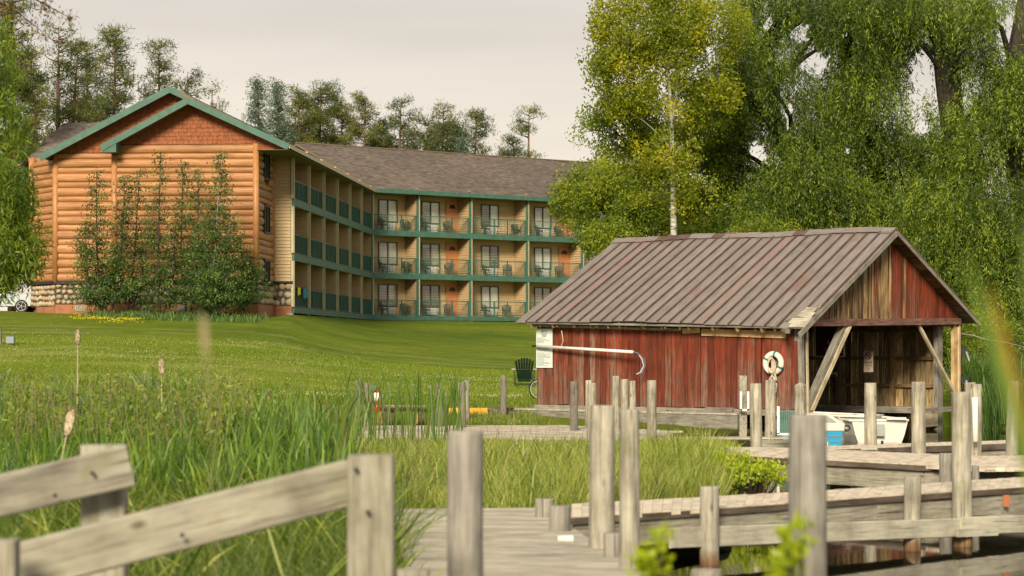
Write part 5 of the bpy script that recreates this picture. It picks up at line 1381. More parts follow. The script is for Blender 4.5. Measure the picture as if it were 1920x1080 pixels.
def willow_crown(parent, C_, strands, per, rad, ll, lw, mat, tint_base, tint_amp, gaps, name='crown', fall=(.5, 1.7)):
    """hanging sprays: every strand starts on the clump and trails outwards and down with leaves along it"""
    n = len(C_); tc_ = np.clip(tint_base + R.normal(0, tint_amp, n), 0, 1); sz_ = R.uniform(.6, 1.3, n)
    ci = np.repeat(np.arange(n), strands); m_ = len(ci); u = unit(R.normal(size=(m_, 3)) + np.array([0, 0, .25]))
    st = C_[ci] + u * np.array(rad) * (sz_[ci] * (.35 + .65 * R.random(m_) ** .5))[:, None]; fl = R.uniform(fall[0], fall[1], m_) * (.6 + .5 * sz_[ci]); out = R.uniform(.1, .5, m_)
    dirh = u * np.array([1, 1, 0]) + R.normal(0, .25, (m_, 3)) * np.array([1, 1, 0]); tt = np.clip(tc_[ci] + R.normal(0, .14, m_), 0, 1)
    si = np.repeat(np.arange(m_), per); N = len(si); f = R.random(N)
    pos = st[si] + dirh[si] * (out[si] * np.sqrt(f))[:, None]; pos[:, 2] -= fl[si] * f ** 1.3; pos[:, 2] += .12 * (1 - f); pos += R.normal(0, .045, (N, 3))
    d = dirh[si] * .6 + R.normal(0, .55, (N, 3)); d[:, 2] -= .5 + .8 * f
    px = 960 + F * pos[:, 0] / pos[:, 1]; py = HZ - F * (pos[:, 2] - EYE) / pos[:, 1]; keep = np.ones(N, bool); hard = R.random(m_)[si] < .9
    for gx, gy, rx, ry in gaps: keep &= ~(((((px - gx) / rx) ** 2 + ((py - gy) / ry) ** 2) < .62 + .35 * np.sin(px * .31) * np.sin(py * .23)) & hard)
    pos, d, t_ = pos[keep], d[keep], np.clip(tt[si] + .18 * (f - .4) + R.normal(0, .08, N), 0, 1)[keep]; N = len(pos)
    return leaves_obj(name, pos, d, ll * (.55 + .9 * R.random(N)), lw * (.6 + .8 * R.random(N)), t_, mat, parent, origin=tuple(C_.mean(0)))
# --- willows on the right
GAPS = [(1735, 130, 36, 50), (1893, 60, 26, 46), (1903, 293, 16, 46), (1590, 84, 10, 34), (1528, 115, 34, 28), (1500, 60, 22, 26), (1632, 265, 13, 16), (1730, 238, 18, 14), (1420, 285, 20, 26), (1445, 45, 16, 20), (1588, 280, 8, 10), (1480, 215, 10, 30)]
def willow(px, Y, base_y, pts_px, rr, blobs, label, per=95, seed=1, lmb=40, tb=.42):
    zb = ground_z(X(px, Y), Y); W = thing('willow_tree', (X(px, Y), Y, zb), label, 'tree', 'large willows behind the boathouse')
    pts = [V(X(px, Y), Y, zb - .2)] + [P(a, b, Y) for a, b in pts_px]
    trunk(W, pts, rr, M['trunk'])
    blobs = [b[:6] + (b[6] * .85,) for b in blobs]
    C_ = blobs_to_centres(blobs, GAPS)
    ups = [p for p in C_[R.choice(len(C_), lmb, replace=False)]]
    limbs(W, pts, rr, ups, M['trunk'], .16)
    willow_crown(W, C_, 12, 16, (.70, .70, .50), .165, .038, LM['willow'], tb, .27, GAPS)
    return W
willow(1510, 92, 600, [(1520, 430), (1478, 300), (1440, 170), (1400, 40), (1380, -60)], [.5, .42, .3, .24, .16, .1],
       [(1430, 150, 95, 110, 90, 4, 150), (1500, 330, 90, 120, 89, 4, 210), (1390, 330, 60, 110, 92, 3, 110), (1560, 30, 110, 60, 91, 4, 150), (1440, 15, 80, 50, 92, 4, 90), (1420, 410, 80, 60, 88, 3, 110)],
       'large dark willow with a leaning trunk left of the boathouse ridge end', seed=2)
willow(1650, 94, 600, [(1660, 420), (1640, 300), (1600, 150), (1560, 20), (1540, -80)], [.55, .5, .38, .3, .2, .1],
       [(1610, 190, 70, 120, 91, 4, 170), (1590, 400, 80, 80, 90, 4, 170), (1640, 80, 70, 80, 92, 3, 120), (1560, 230, 60, 90, 93, 3, 90), (1680, 340, 80, 110, 92, 4, 160), (1650, -20, 120, 50, 92, 4, 110), (1700, 470, 90, 70, 91, 4, 130)],
       'broad willow with bright hanging clumps above the boathouse gable', lmb=44, tb=.5)
willow(1790, 90, 640, [(1785, 420), (1790, 260), (1778, 150), (1765, 40), (1772, -80)], [.7, .6, .5, .52, .46, .3],
       [(1790, 430, 110, 110, 86, 4, 210), (1840, 250, 80, 80, 87, 4, 130), (1860, 560, 90, 90, 84, 3, 140), (1780, 330, 60, 70, 88, 3, 80), (1800, 60, 40, 90, 90, 3, 70), (1700, 20, 60, 40, 89, 3, 60), (1740, 240, 40, 50, 90, 3, 34), (1780, 570, 60, 60, 86, 2, 60)],
       'thick trunked willow right of the boathouse gable reaching past the frame top', lmb=44, tb=.55)
willow(1960, 88, 640, [(1930, 420), (1900, 250), (1905, 120), (1930, -40)], [.7, .6, .5, .42, .3],
       [(1890, 420, 70, 100, 85, 4, 120), (1900, 170, 60, 70, 86, 3, 80), (1860, 120, 30, 60, 87, 2, 30), (1930, 560, 80, 100, 84, 3, 120), (1850, 0, 60, 40, 86, 3, 40), (1990, 300, 80, 250, 87, 4, 140)],
       'willow cut off by the right edge of the photo', lmb=30, tb=.5)
# --- birch
def simple_tree(label, px, Y, pts_px, rr, blobs, mat, leafm, per, ll, lw, group=None, tb=.45, ta=.25, r0=.06, lmb=40, rad=.33, gaps=(), name='tree', strand=0, droop=.4, shell=True):
    x = X(px, Y); zb = ground_z(x, Y); W = thing(name, (x, Y, zb), label, 'tree', group)
    pts = [V(x, Y, zb - .15)] + [P(a, b, Y) for a, b in pts_px]
    trunk(W, pts, rr, mat, 10)
    C_ = blobs_to_centres(blobs, gaps); limbs(W, pts, rr, C_[R.choice(len(C_), min(lmb, len(C_)), replace=False)], M['vent'] if mat is M['birch'] else mat, r0)
    crown(W, C_, per, (rad,) * 3 if not shell else (rad * 1.5,) * 3, ll, lw, leafm, shell=shell, droop=droop, tint_base=tb, tint_amp=ta, gaps=gaps, strand=strand)
    return W
BG = [(1240, 170, 8, 22), (1330, 95, 9, 12), (1345, 215, 14, 12), (1150, 380, 6, 6), (1110, 255, 14, 10), (1345, 130, 8, 20)]
simple_tree('slender birch with a white trunk and yellow green crown behind the boathouse', 1263, 84, [(1263, 430), (1262, 330), (1259, 230), (1255, 150), (1240, 60), (1236, -30)], [.125, .12, .10, .085, .06, .04, .02],
    [(1205, 45, 95, 75, 84.5, 2.2, 105), (1170, 150, 62, 70, 84.5, 2, 70), (1325, 60, 85, 75, 84.5, 2.2, 84), (1270, 205, 115, 60, 86.5, 2, 74), (1130, 118, 28, 26, 84, 1, 9), (1262, 60, 60, 80, 84, 1.6, 44), (1262, 170, 60, 70, 83.4, 1.0, 22), (1240, 300, 70, 60, 83.2, .8, 14), (1300, 330, 60, 60, 83.4, .8, 14), (1220, 280, 70, 50, 86.5, 2, 34), (1330, 175, 50, 60, 84.5, 1.5, 34)],
    M['birch'], LM['birchl'], 105, .125, .075, tb=.5, ta=.24, rad=.34, gaps=BG, name='birch_tree', lmb=34, r0=.035)
p_ = [P(1259, 240, 84), P(1268, 180, 84), P(1270, 140, 84), P(1275, 60, 84)]
tmp = MB().tube(p_, [.06, .055, .05, .025], 8).build('second_stem', M['birch'], bpy.data.objects['birch_tree'], smooth=True)
simple_tree('leafy green tree overlapping the right end of the hotel roof', 1150, 88, [(1165, 480), (1180, 400), (1200, 310), (1210, 220), (1200, 170)], [.2, .18, .15, .1, .06, .03],
    [(1150, 400, 90, 62, 86, 2, 90), (1110, 345, 50, 42, 86, 2, 34), (1195, 300, 85, 60, 88, 2, 66), (1112, 232, 32, 26, 87, 1, 13), (1215, 400, 60, 50, 87, 2, 44), (1165, 205, 55, 36, 87, 2, 22), (1072, 380, 32, 42, 85, 1, 18), (1140, 450, 55, 26, 84, 2, 24)],
    M['trunk'], LM['ash'], 130, .125, .065, tb=.55, ta=.3, gaps=BG, name='ash_tree')
simple_tree('green tree filling the gap between the birch and the willows', 1340, 93, [(1345, 470), (1350, 380), (1340, 280), (1350, 200)], [.22, .2, .16, .1, .04],
    [(1330, 350, 80, 90, 92, 3, 150), (1390, 400, 70, 60, 91, 3, 90), (1345, 240, 70, 70, 92, 3, 90), (1300, 420, 60, 40, 91, 2, 60), (1390, 170, 55, 80, 93, 3, 70)],
    M['trunk'], LM['ash'], 105, .13, .065, tb=.42, ta=.3, gaps=GAPS, name='ash_tree')
# --- bushes on the far bank, right of the boathouse
for (px, py, rx, ry, Y, n, lab) in ((1845, 640, 60, 60, 76, 90, 'rounded green bush right of the boathouse corner'), (1905, 700, 50, 70, 74, 80, 'dark bush at the right edge above the reeds'), (1815, 720, 30, 60, 73, 34, 'low bush behind the floodlight post'),
                                    (1440, 445, 70, 30, 84, 50, 'dark bush top showing above the middle of the boathouse roof')):
    simple_tree(lab, px, Y, [(px, py + ry * .4), (px, py)], [.06, .05, .03], [(px, py, rx, ry, Y, 2, n)], M['trunk'], LM['willow'] if px > 1850 else LM['ash'], 80, .11, .045, tb=.45, ta=.25, r0=.03, lmb=20, name='bush', rad=.3)
# --- young trees before the log wall
def young(px, by, tops, Y, label, wid, dens):
    x = X(px, Y); zb = EYE + (HZ - by) * Y / F; W = thing('young_tree', (x, Y, zb), label, 'tree', 'young trees before the log wall')
    Cs = []; ts = MB(); br = MB()
    for (tx, ty, bend) in tops:
        top = P(tx, ty, Y); base = V(x + random.uniform(-.15, .15), Y, zb - .1); mid = base.lerp(top, .45) + V(bend, 0, 0); pts = [base, base.lerp(mid, .5) + V(bend * .3, 0, 0), mid, mid.lerp(top, .5), top]
        ts.tube(pts, [.055, .05, .04, .025, .008], 7)
        H_ = top.z - base.z; at, L_ = polyline(pts)
        nb = int(H_ * 11 * dens)
        for k in range(nb):
            f = .10 + .90 * (k + random.random()) / nb; q = at(f); reach = wid * .92 * (1 - f) ** .95 * random.uniform(.45, 1.15) + .14; az = random.uniform(0, 6.28)
            tip = q + V(math.cos(az) * reach, math.sin(az) * reach, reach * random.uniform(.15, .6)); br.tube([q, q.lerp(tip, .5) + V(0, 0, .05), tip], [.014, .009, .004], 4, cap=False)
            for j in range(max(1, int(reach / .22))): Cs.append(tuple(q.lerp(tip, (j + 1) / max(1, int(reach / .22)))))
    ts.build('trunk', M['trunk'] if px != 392 else M['vent'], W, smooth=True); br.build('branches', M['trunk'], W)
    crown(W, np.array(Cs), 19, (.15, .15, .09), .115, .060, LM['young'], droop=.5, tint_base=.5, tint_amp=.3)
young(205, 597, [(181, 322, -.3), (235, 330, .2), (160, 420, -.5)], 105.5, 'dark leafy young tree at the left of the row before the log wall', 1.5, 1.15)
young(243, 592, [(262, 322, .1), (280, 430, .2)], 106.0, 'thin young tree crossing the middle log post', 1.1, .9)
young(297, 600, [(301, 288, -.1), (330, 400, .3)], 104.8, 'tallest slender young tree in the middle of the log wall', 1.3, 1.0)
young(352, 592, [(343, 306, -.2), (372, 318, .2)], 106.0, 'young tree with a forked top right of the tallest one', 1.05, .95)
young(392, 603, [(414, 287, .1), (430, 400, .5), (385, 420, .1)], 104.3, 'densest young tree with a pale trunk near the stone corner', 1.75, 1.35)
young(455, 585, [(450, 440, .1), (470, 480, .1)], 106.6, 'low spreading young tree against the right stone corner', 1.3, 1.2)
# --- conifers behind the hotel
def pine(px, top_y, Y, hw, label, dens=1.0, start=.35, lean=0, spruce=False, tb=.45, round_=False, name=None, gap=.0, twin=0):
    x = X(px, Y); zb = 3.4; W = thing(name or ('spruce_tree' if spruce else 'pine_tree'), (x, Y, zb), label, 'tree', 'conifers behind the hotel')
    top = P(px + lean, top_y, Y); base = V(x, Y, zb); H_ = top.z - zb; tr = MB(); br = MB(); Cs = []; k = Y / F; wm = hw * k * 1.02
    stems = [(base, top)] + ([(base + V(.3, .3, 0), top + V(twin, .5, -1.3))] if twin else [])
    for b_, t_ in stems:
        mid = b_.lerp(t_, .5) + V(random.uniform(-.25, .25), 0, 0); at, _ = polyline([b_, mid, t_]); tr.tube([b_, b_.lerp(mid, .5), mid, mid.lerp(t_, .5), t_], [.24, .2, .16, .1, .02], 8)
        nb = int((200 if spruce else 100) * dens / len(stems))
        for j in range(nb):
            f = start + (1 - start) * ((j + random.random()) / nb); q = at(f); g_ = (f - start) / (1 - start)
            if gap and math.sin(g_ * 17 + px) < gap - 1: continue
            env = (1 - g_) ** .85 + .03 if spruce else (math.sin(math.pi * min(1, .20 + g_ * .75)) ** .7 if round_ else (1 - g_) ** .45 * (.6 + .5 * math.sin(g_ * 8 + px) ** 2) + .16)
            reach = wm * env * random.uniform(.55, 1.1); az = random.uniform(0, 6.28); rise = random.uniform(-.25, -.05) if spruce else random.uniform(.05, .55)
            tip = q + V(math.cos(az) * reach, math.sin(az) * reach, reach * rise); mid_ = q.lerp(tip, .6) - V(0, 0, .10 * reach)
            br.tube([q, mid_, tip], [.05, .03, .01], 4, cap=False)
            n_ = max(1, int(reach / (.35 if spruce else .42)))
            for i in range(n_):
                u = .35 + .65 * (i + 1) / n_ if not spruce else .15 + .85 * (i + 1) / n_; c = q.lerp(tip, u); Cs.append((c.x + random.gauss(0, .12), c.y + random.gauss(0, .15), c.z + random.gauss(.08, .08)))
                if not spruce and random.random() < .7: Cs.append((c.x + random.gauss(0, .35), c.y + random.gauss(0, .35), c.z + random.gauss(.15, .15)))
    tr.build('trunk', M['pinetrunk'], W, smooth=True); br.build('branches', M['pinetrunk'], W)
    crown(W, np.array(Cs), 44 if not spruce else 30, (.20, .20, .13) if not spruce else (.25, .25, .17), .30, .042 if not spruce else .055, LM['spruce' if spruce else 'pine'], tint_base=tb, tint_amp=.24, updir=.35 if not spruce else -.3)
for a in (
    dict(px=22, top_y=-40, Y=120, hw=70, label='tall pine reaching out of the frame at the top left', start=.15, dens=1.5, tb=.45),
    dict(px=102, top_y=50, Y=128, hw=46, label='pine with two bare reddish trunks and a thin open top', start=.5, dens=.8, lean=8, twin=1.0, tb=.5),
    dict(px=65, top_y=150, Y=134, hw=45, label='backlit open pine between the twin trunk pine and the left edge', start=.3, dens=.9, tb=.6),
    dict(px=163, top_y=82, Y=140, hw=50, label='full dark pine left of the gable with dense lower boughs', start=.25, dens=1.15, tb=.3),
    dict(px=217, top_y=60, Y=138, hw=62, label='tallest open pine standing above the left gable slope', start=.2, dens=1.2, tb=.5),
    dict(px=298, top_y=84, Y=142, hw=52, label='open pine rising directly behind the main gable peak', start=.2, dens=1.2, tb=.5),
    dict(px=352, top_y=135, Y=147, hw=46, label='small thin pine right of the gable peak', start=.3, dens=.8, gap=.3, tb=.55),
    dict(px=398, top_y=165, Y=150, hw=34, label='low sparse pine tip near the roof vent pipe', start=.5, dens=.4, gap=.6, tb=.55),
    dict(px=483, top_y=150, Y=160, hw=52, label='left one of the two bluish spruces', spruce=True, start=.3, dens=1.2, tb=.5),
    dict(px=519, top_y=158, Y=158, hw=56, label='right one of the two bluish spruces', spruce=True, start=.3, dens=1.3, tb=.55),
    dict(px=560, top_y=176, Y=168, hw=44, label='pine just right of the bluish spruces', start=.35, dens=1.2, tb=.6, round_=True),
    dict(px=602, top_y=166, Y=170, hw=55, label='widest pine of the dense group behind the roof', start=.3, dens=1.5, tb=.5, round_=True),
    dict(px=642, top_y=192, Y=172, hw=42, label='pine in the dense group with golden lower boughs', start=.3, dens=1.2, tb=.75, round_=True),
    dict(px=684, top_y=182, Y=170, hw=46, label='open topped pine at the right of the dense group', start=.35, dens=1.1, tb=.6),
    dict(px=718, top_y=228, Y=174, hw=40, label='low dark pine between two taller ones behind the roof', start=.3, dens=1.1, tb=.25, round_=True),
    dict(px=752, top_y=190, Y=172, hw=56, label='spreading pine with a rounded two lobed crown', start=.35, dens=1.1, tb=.45, round_=True, twin=2.2),
    dict(px=822, top_y=203, Y=174, hw=48, label='flat topped open pine above the middle of the roof', start=.4, dens=.8, lean=10, tb=.5, gap=.5),
    dict(px=838, top_y=240, Y=168, hw=55, label='dense low dark pine below the flat topped one', start=.3, dens=1.4, tb=.2, round_=True),
    dict(px=893, top_y=213, Y=172, hw=44, label='pointed pine right of the dense low pine', start=.3, dens=1.1, tb=.4),
    dict(px=992, top_y=203, Y=176, hw=46, label='lone windswept pine with a bare trunk near the roof end', start=.4, dens=.62, tb=.6, gap=.75),
    dict(px=962, top_y=262, Y=172, hw=36, label='small dark pine at the foot of the windswept one', start=.3, dens=.9, tb=.25, round_=True),
    dict(px=865, top_y=262, Y=166, hw=34, label='small bluish spruce tip showing just above the roof', spruce=True, start=.3, dens=.8, tb=.6),
): pine(**a)
# --- near willow at the left edge
GL = [(75, 330, 18, 22), (60, 60, 16, 22)]
simple_tree('near willow hanging into the frame at the left edge', -190, 46, [(-180, 480), (-150, 300), (-120, 100), (-100, -60)], [.3, .26, .22, .16, .1],
    [(0, 350, 62, 70, 42, 1.0, 60), (18, 455, 60, 60, 42, 1.0, 66), (-10, 230, 55, 70, 43, 1., 40), (-22, 500, 40, 40, 42, .8, 18), (-20, 90, 55, 80, 44, 1.2, 36)],
    M['trunk'], LM['leftwillow'], 80, .16, .030, tb=.42, ta=.3, r0=.012, lmb=10, rad=.16, name='willow_tree', strand=.35, droop=1.2)
m = MB(); Cb = []
for (a0, a1) in (((-40, -40), (140, 38)), ((-30, -10), (80, 60)), ((40, -60), (95, 20))):
    q0 = P(a0[0], a0[1], 30); q1 = P(a1[0], a1[1], 30); m.tube([q0, q0.lerp(q1, .5) + V(0, 0, .06), q1], [.02, .012, .004], 5)
    for k in range(16): t_ = .25 + .75 * k / 15; Cb.append(tuple(q0.lerp(q1, t_) + V(random.gauss(0, .05), 0, random.gauss(-.03, .05) + .05 * math.sin(t_ * 3))))
tb_ = thing('hanging_branch', P(20, 10, 30), 'thin hanging branch with brownish leaves in the top left corner', 'branch'); m.build('twigs', M['trunk'], tb_)
crown(tb_, np.array(Cb), 7, (.06, .06, .06), .085, .022, leafmat('brown_leaves', (.16, .12, .03), (.28, .17, .06), .35), droop=1.0, tint_base=.5, tint_amp=.3, name='leaves')

# --- grasses
def blades(pos, h, w, lean, tint, bend=.35):
    n = len(pos); az = R.random(n) * 2 * np.pi; ld = np.stack([np.cos(az), np.sin(az), np.zeros(n)], 1); az2 = R.random(n) * np.pi
    sd_ = np.stack([np.cos(az2), np.sin(az2) * .5, np.zeros(n)], 1); H_ = h[:, None]; L_ = (lean * (.3 + R.random(n)))[:, None] * H_; up = np.array([0, 0, 1.]); W_ = w[:, None] / 2
    p1 = pos + up * H_ * .5 + ld * L_ * (.5 - bend * .5); p2 = pos + up * H_ * (.82) + ld * L_ * .75; p3 = pos + up * H_ * (1 - L_ / H_ * .15) + ld * L_ * 1.15
    v = np.stack([pos - sd_ * W_ * .8, pos + sd_ * W_ * .8, p1 - sd_ * W_, p1 + sd_ * W_, p2 - sd_ * W_ * .7, p2 + sd_ * W_ * .7, p3 - sd_ * W_ * .08, p3 + sd_ * W_ * .08], 1).reshape(-1, 3)
    b = np.arange(n)[:, None] * 8; q = np.concatenate([b + np.array([0, 1, 3, 2]), b + np.array([2, 3, 5, 4]), b + np.array([4, 5, 7, 6])], 1).reshape(-1, 4)
    return v, q, np.repeat(tint, 8)
def scatter(n, px0, px1, Y0, Y1, power=1.0, clump=0, cl_r=.25, test=None):
    out = []; need = n
    while need > 0:
        m_ = max(2000, int(need * 1.6)); Y = Y0 + (Y1 - Y0) * R.random(m_) ** power; px = px0 + (px1 - px0) * R.random(m_); x = (px - 960) * Y / F
        if clump:
            k = max(1, m_ // clump); ci = R.integers(0, k, m_); x = x[ci] + R.normal(0, cl_r, m_); Y = Y[ci] + R.normal(0, cl_r, m_)
        ok = np.ones(m_, bool)
        if test is not None: ok = test(x, Y)
        p = np.stack([x[ok], Y[ok]], 1)[:need]; out.append(p); need -= len(p)
    p = np.concatenate(out); g_ = np.array([ground_z(a, b) for a, b in p]); return np.column_stack([p, g_])
SX = np.vectorize(shore_x)
def dry(x, Y):
    px = 960 + F * x / Y
    bad = (Y < 26.3) & (px > 700) & (x > -1.3 - (25 - Y) * -.06) & (x < 1.9)           # foreground boardwalk
    bad |= (Y > 51.8) & (Y < 61.8) & (px > 330) & (px < 1290)                           # low boardwalk
    bad |= (Y > 23.4) & (Y < 32.6) & (x > .4) & (Y < 24 + (x - .4) * .95 + 2.6) & (Y > 23.2 + (x - .4) * .8)
    return (~bad) & (x < SX(Y) - .1)
def noisy(x, Y, s, th): return np.array([mnoise.noise(Vector((a * s, b * s, 5))) > th for a, b in zip(x, Y)])
# cattail reeds (left)
p = scatter(15000, -60, 660, 24, 47, .9, 9, .10, lambda x, Y: dry(x, Y))
h = (1.25 + .55 * R.random(len(p))) * np.interp(p[:, 1], [24, 34, 47], [.62, .95, .85]); px = 960 + F * p[:, 0] / p[:, 1]; h *= np.interp(px, [-60, 300, 560, 660], [1.0, 1.0, .95, .8]); h *= np.array([1 + .42 * mnoise.noise(Vector((a * .9, b * .9, 1))) for a, b in p[:, :2]])
keep = R.random(len(p)) < np.interp(px, [-60, 420, 520, 660], [1, .8, .38, .16]); p = p[keep]; h = h[keep]
v, q, t = blades(p, h, .022 + .018 * R.random(len(p)), np.full(len(p), .26), np.clip(R.normal(.42, .32, len(p)), 0, 1))
p2 = scatter(120, 640, 860, 45, 51.3, 1, 14, .10, dry); h2 = 1.5 + .5 * R.random(len(p2)); v2, q2, t2 = blades(p2, h2, .026 + .01 * R.random(len(p2)), np.full(len(p2), .25), np.clip(R.normal(.35, .2, len(p2)), 0, 1))
p3 = scatter(2600, 1800, 1960, 66, 74, 1, 10, .15); h3 = .9 + .7 * R.random(len(p3)); v3, q3, t3 = blades(p3, h3, np.full(len(p3), .03), np.full(len(p3), .2), np.clip(R.normal(.1, .25, len(p3)), 0, 1))
def joinq(parts):
    Vs, Qs, Ts, o_ = [], [], [], 0
    for v, q, t in parts: Vs.append(v); Qs.append(q + o_); Ts.append(t); o_ += len(v)
    return np.concatenate(Vs), np.concatenate(Qs), np.concatenate(Ts)
p5 = scatter(1100, -60, 650, 25, 36, 1, 7, .12, dry); h5 = (1.15 + .75 * R.random(len(p5))) * np.interp(p5[:, 1], [25, 36], [.72, .95]); v5 = blades(p5, h5, .03 + .02 * R.random(len(p5)), np.full(len(p5), .2), np.clip(R.normal(.5, .3, len(p5)), 0, 1))
v, q, t = joinq([(v, q, t), (v2, q2, t2), (v3, q3, t3), v5])
tag(np_mesh('cattail_reeds', v, q, LM['reed'], tint=t), 'tall green cattail reeds growing along the marshy shore', None, None, 'stuff')
# undergrowth grass (left, near) and pale fine grass (middle)
p = scatter(26000, -120, 760, 14, 34, 1.0, 14, .18, lambda x, Y: dry(x, Y)); h = (.4 + .5 * R.random(len(p))) * np.array([1 + .5 * mnoise.noise(Vector((a * 1.3, b * 1.3, 9))) for a, b in p[:, :2]])
A1 = blades(p, h, .007 + .006 * R.random(len(p)), np.full(len(p), .5), np.clip(R.normal(.05, .22, len(p)), 0, 1))
p = scatter(70000, 640, 1420, 26.2, 51, 1.0, 16, .22, dry); px = 960 + F * p[:, 0] / p[:, 1]
h = (.34 + .5 * R.random(len(p)) ** 1.5) * np.interp(p[:, 1], [26, 36, 42, 51], [.95, .9, .62, .22]); h *= np.where((px > 1120) & (px < 1330) & (p[:, 1] < 40), 1.2, 1); h *= np.array([1 + .5 * mnoise.noise(Vector((a * .8, b * .8, 2))) for a, b in p[:, :2]])
A2 = blades(p, h, .008 + .006 * R.random(len(p)), np.full(len(p), .42), np.clip(R.normal(.55, .25, len(p)), 0, 1))
p = scatter(15000, 330, 1000, 61.9, 67, 1, 12, .2, lambda x, Y: (x < 1.0)); A3 = blades(p, .06 + .12 * R.random(len(p)), .012 + .006 * R.random(len(p)), np.full(len(p), .3), np.clip(R.normal(.3, .2, len(p)), 0, 1))
p = scatter(9000, 400, 1000, 47, 52.4, 1, 14, .15, dry); A4 = blades(p, .1 + .12 * R.random(len(p)), .010 + .006 * R.random(len(p)), np.full(len(p), .35), np.clip(R.normal(.4, .25, len(p)), 0, 1))
p = scatter(1500, -120, 740, 15, 27, 1, 9, .14, dry); A6 = blades(p, .5 + .75 * R.random(len(p)), .014 + .016 * R.random(len(p)), np.full(len(p), .75), np.clip(R.normal(.3, .35, len(p)), 0, 1), .8)
p = scatter(2600, 700, 1330, 26.5, 46, 1, 8, .1, dry); A7 = blades(p, (.55 + .5 * R.random(len(p))) * np.interp(p[:, 1], [26, 38, 46], [1, .85, .5]), .007 + .012 * R.random(len(p)), np.full(len(p), .35), np.clip(R.normal(.35, .4, len(p)), 0, 1))
v, q, t = joinq([A1, A2, A3, A4, A6, A7]); tag(np_mesh('marsh_grass', v, q, LM['grass'], tint=t), 'fine yellow green marsh grass between the docks', None, None, 'stuff')
# leafy marsh plants at the left
def leafy(n, px0, px1, Y0, Y1, hmin, hmax, leaf, mat, stemmat, name, label, per=26, tb=.5, spread=.08, test=dry):
    p = scatter(n, px0, px1, Y0, Y1, 1, 6, .2, test); h = hmin + (hmax - hmin) * R.random(n); lean = R.normal(0, .12, (n, 2)) * h[:, None]
    idx = np.repeat(np.arange(n), per); f = .15 + .85 * R.random(len(idx)); pos = p[idx] + np.column_stack([lean[idx] * f[:, None], f * h[idx]]) + R.normal(size=(len(idx), 3)) * spread * np.array([1, 1, .3])
    d = R.normal(size=(len(idx), 3)); d[:, 2] += .5; tt = np.clip(tb + R.normal(0, .2, n)[idx] + (f - .5) * .35 + R.normal(0, .1, len(idx)), 0, 1)
    V1 = leaf_quads(pos, d, leaf * (.6 + .8 * R.random(len(idx))), leaf * .33 * (.7 + .6 * R.random(len(idx))), tt)
    o = np_mesh(name, V1[0], V1[1], mat, tint=V1[2]); tag(o, label, None, None, 'stuff')
    sd_ = np.array([.005, 0, 0]); top = p + np.column_stack([lean, h]); sv = np.stack([p - sd_, p + sd_, top + sd_ * .5, top - sd_ * .5], 1).reshape(-1, 3)
    return sv, np.arange(n * 4).reshape(-1, 4), np.repeat(R.random(n) * .5, 4)
S1 = leafy(1300, -80, 460, 27, 44, .9, 1.9, .09, LM['shrub'], None, 'leafy_marsh_plants', 'leafy yellow green marsh plants among the reeds', per=30, tb=.34)
S2 = leafy(700, 240, 760, 22, 34, .4, .8, .05, LM['shrub'], None, 'low_marsh_plants', 'low leafy plants at the foot of the reeds', per=24, tb=.35)
p = scatter(420, -60, 1300, 26, 50, 1, 0, .1, dry); pt = blades(p, .5 + .7 * R.random(len(p)), np.full(len(p), .012), np.full(len(p), .4), R.random(len(p)))
v, q, t = joinq([S1, S2, pt]); tag(np_mesh('dry_stalks', v, q, LM['dry'], tint=t), 'dry brown stalks standing among the reeds', None, None, 'stuff')
# twiggy bare stems poking out
tw = MB()
for k in range(60):
    px = random.choice([random.uniform(-20, 200), random.uniform(180, 330), random.uniform(0, 560), random.uniform(600, 640)]); Y = random.uniform(30, 40); x = X(px, Y); z0 = ground_z(x, Y); H_ = random.uniform(1.2, 1.75) * (1 if px < 400 else .85)
    a = random.uniform(-.5, .6); q0 = V(x, Y, z0); q1 = q0 + V(a * H_ * .5, 0, H_); tw.tube([q0, q0.lerp(q1, .5) + V(.05, 0, 0), q1], [.010, .007, .003], 4)
    for j in range(5): f = random.uniform(.4, .95); b_ = q0.lerp(q1, f); tw.tube([b_, b_ + V(random.uniform(-.25, .3), 0, random.uniform(.1, .28))], [.005, .002], 3)
tag(tw.build('bare_twigs', M['pinetrunk']), 'thin dark bare twigs rising above the marsh plants at left', None, None, 'stuff')
# cattails with seed heads
for (px, py, Y, ln, tilt, lab) in ((146, 632, 31, .2, .02, 'pale ragged cattail head standing highest over the lawn at left'), (303, 688, 32, .24, .0, 'fluffy cattail head in front of the clover band'), (131, 792, 24, .28, .28, 'tilted cattail head bursting into fluff low at the left'), (504, 737, 34, .07, 0, 'tiny dark cattail tip above the grass in the middle of the reeds')):
    c = P(px, py, Y); zb = ground_z(c.x, Y); T = thing('cattail', (c.x - tilt, Y, zb), lab, 'cattail', 'cattails gone to seed in the reeds')
    up_ = V(tilt, 0, 1).normalized(); MB().tube([V(c.x - tilt, Y, zb), c - up_ * ln / 2], [.008, .006], 6).build('stalk', M['paleframe'], T)
    m = MB(); n_ = 7; m.tube([c + up_ * (ln * (k / (n_ - 1) - .5)) for k in range(n_)], [ln * .06, ln * .13, ln * .15, ln * .13, ln * .16, ln * .14, ln * .05], 10, wob=.25); m.build('seed_head', M['paleframe'], T)
    n_ = 420; u = R.random(n_) - .5; pos = np.array(c) + np.outer(u * ln, np.array(up_)) + R.normal(size=(n_, 3)) * ln * .11; leaves_obj('fluff', pos, R.normal(size=(n_, 3)), np.full(n_, .03), np.full(n_, .008), R.random(n_), LM['dry'], T, origin=tuple(c))['kind'] = 'stuff'
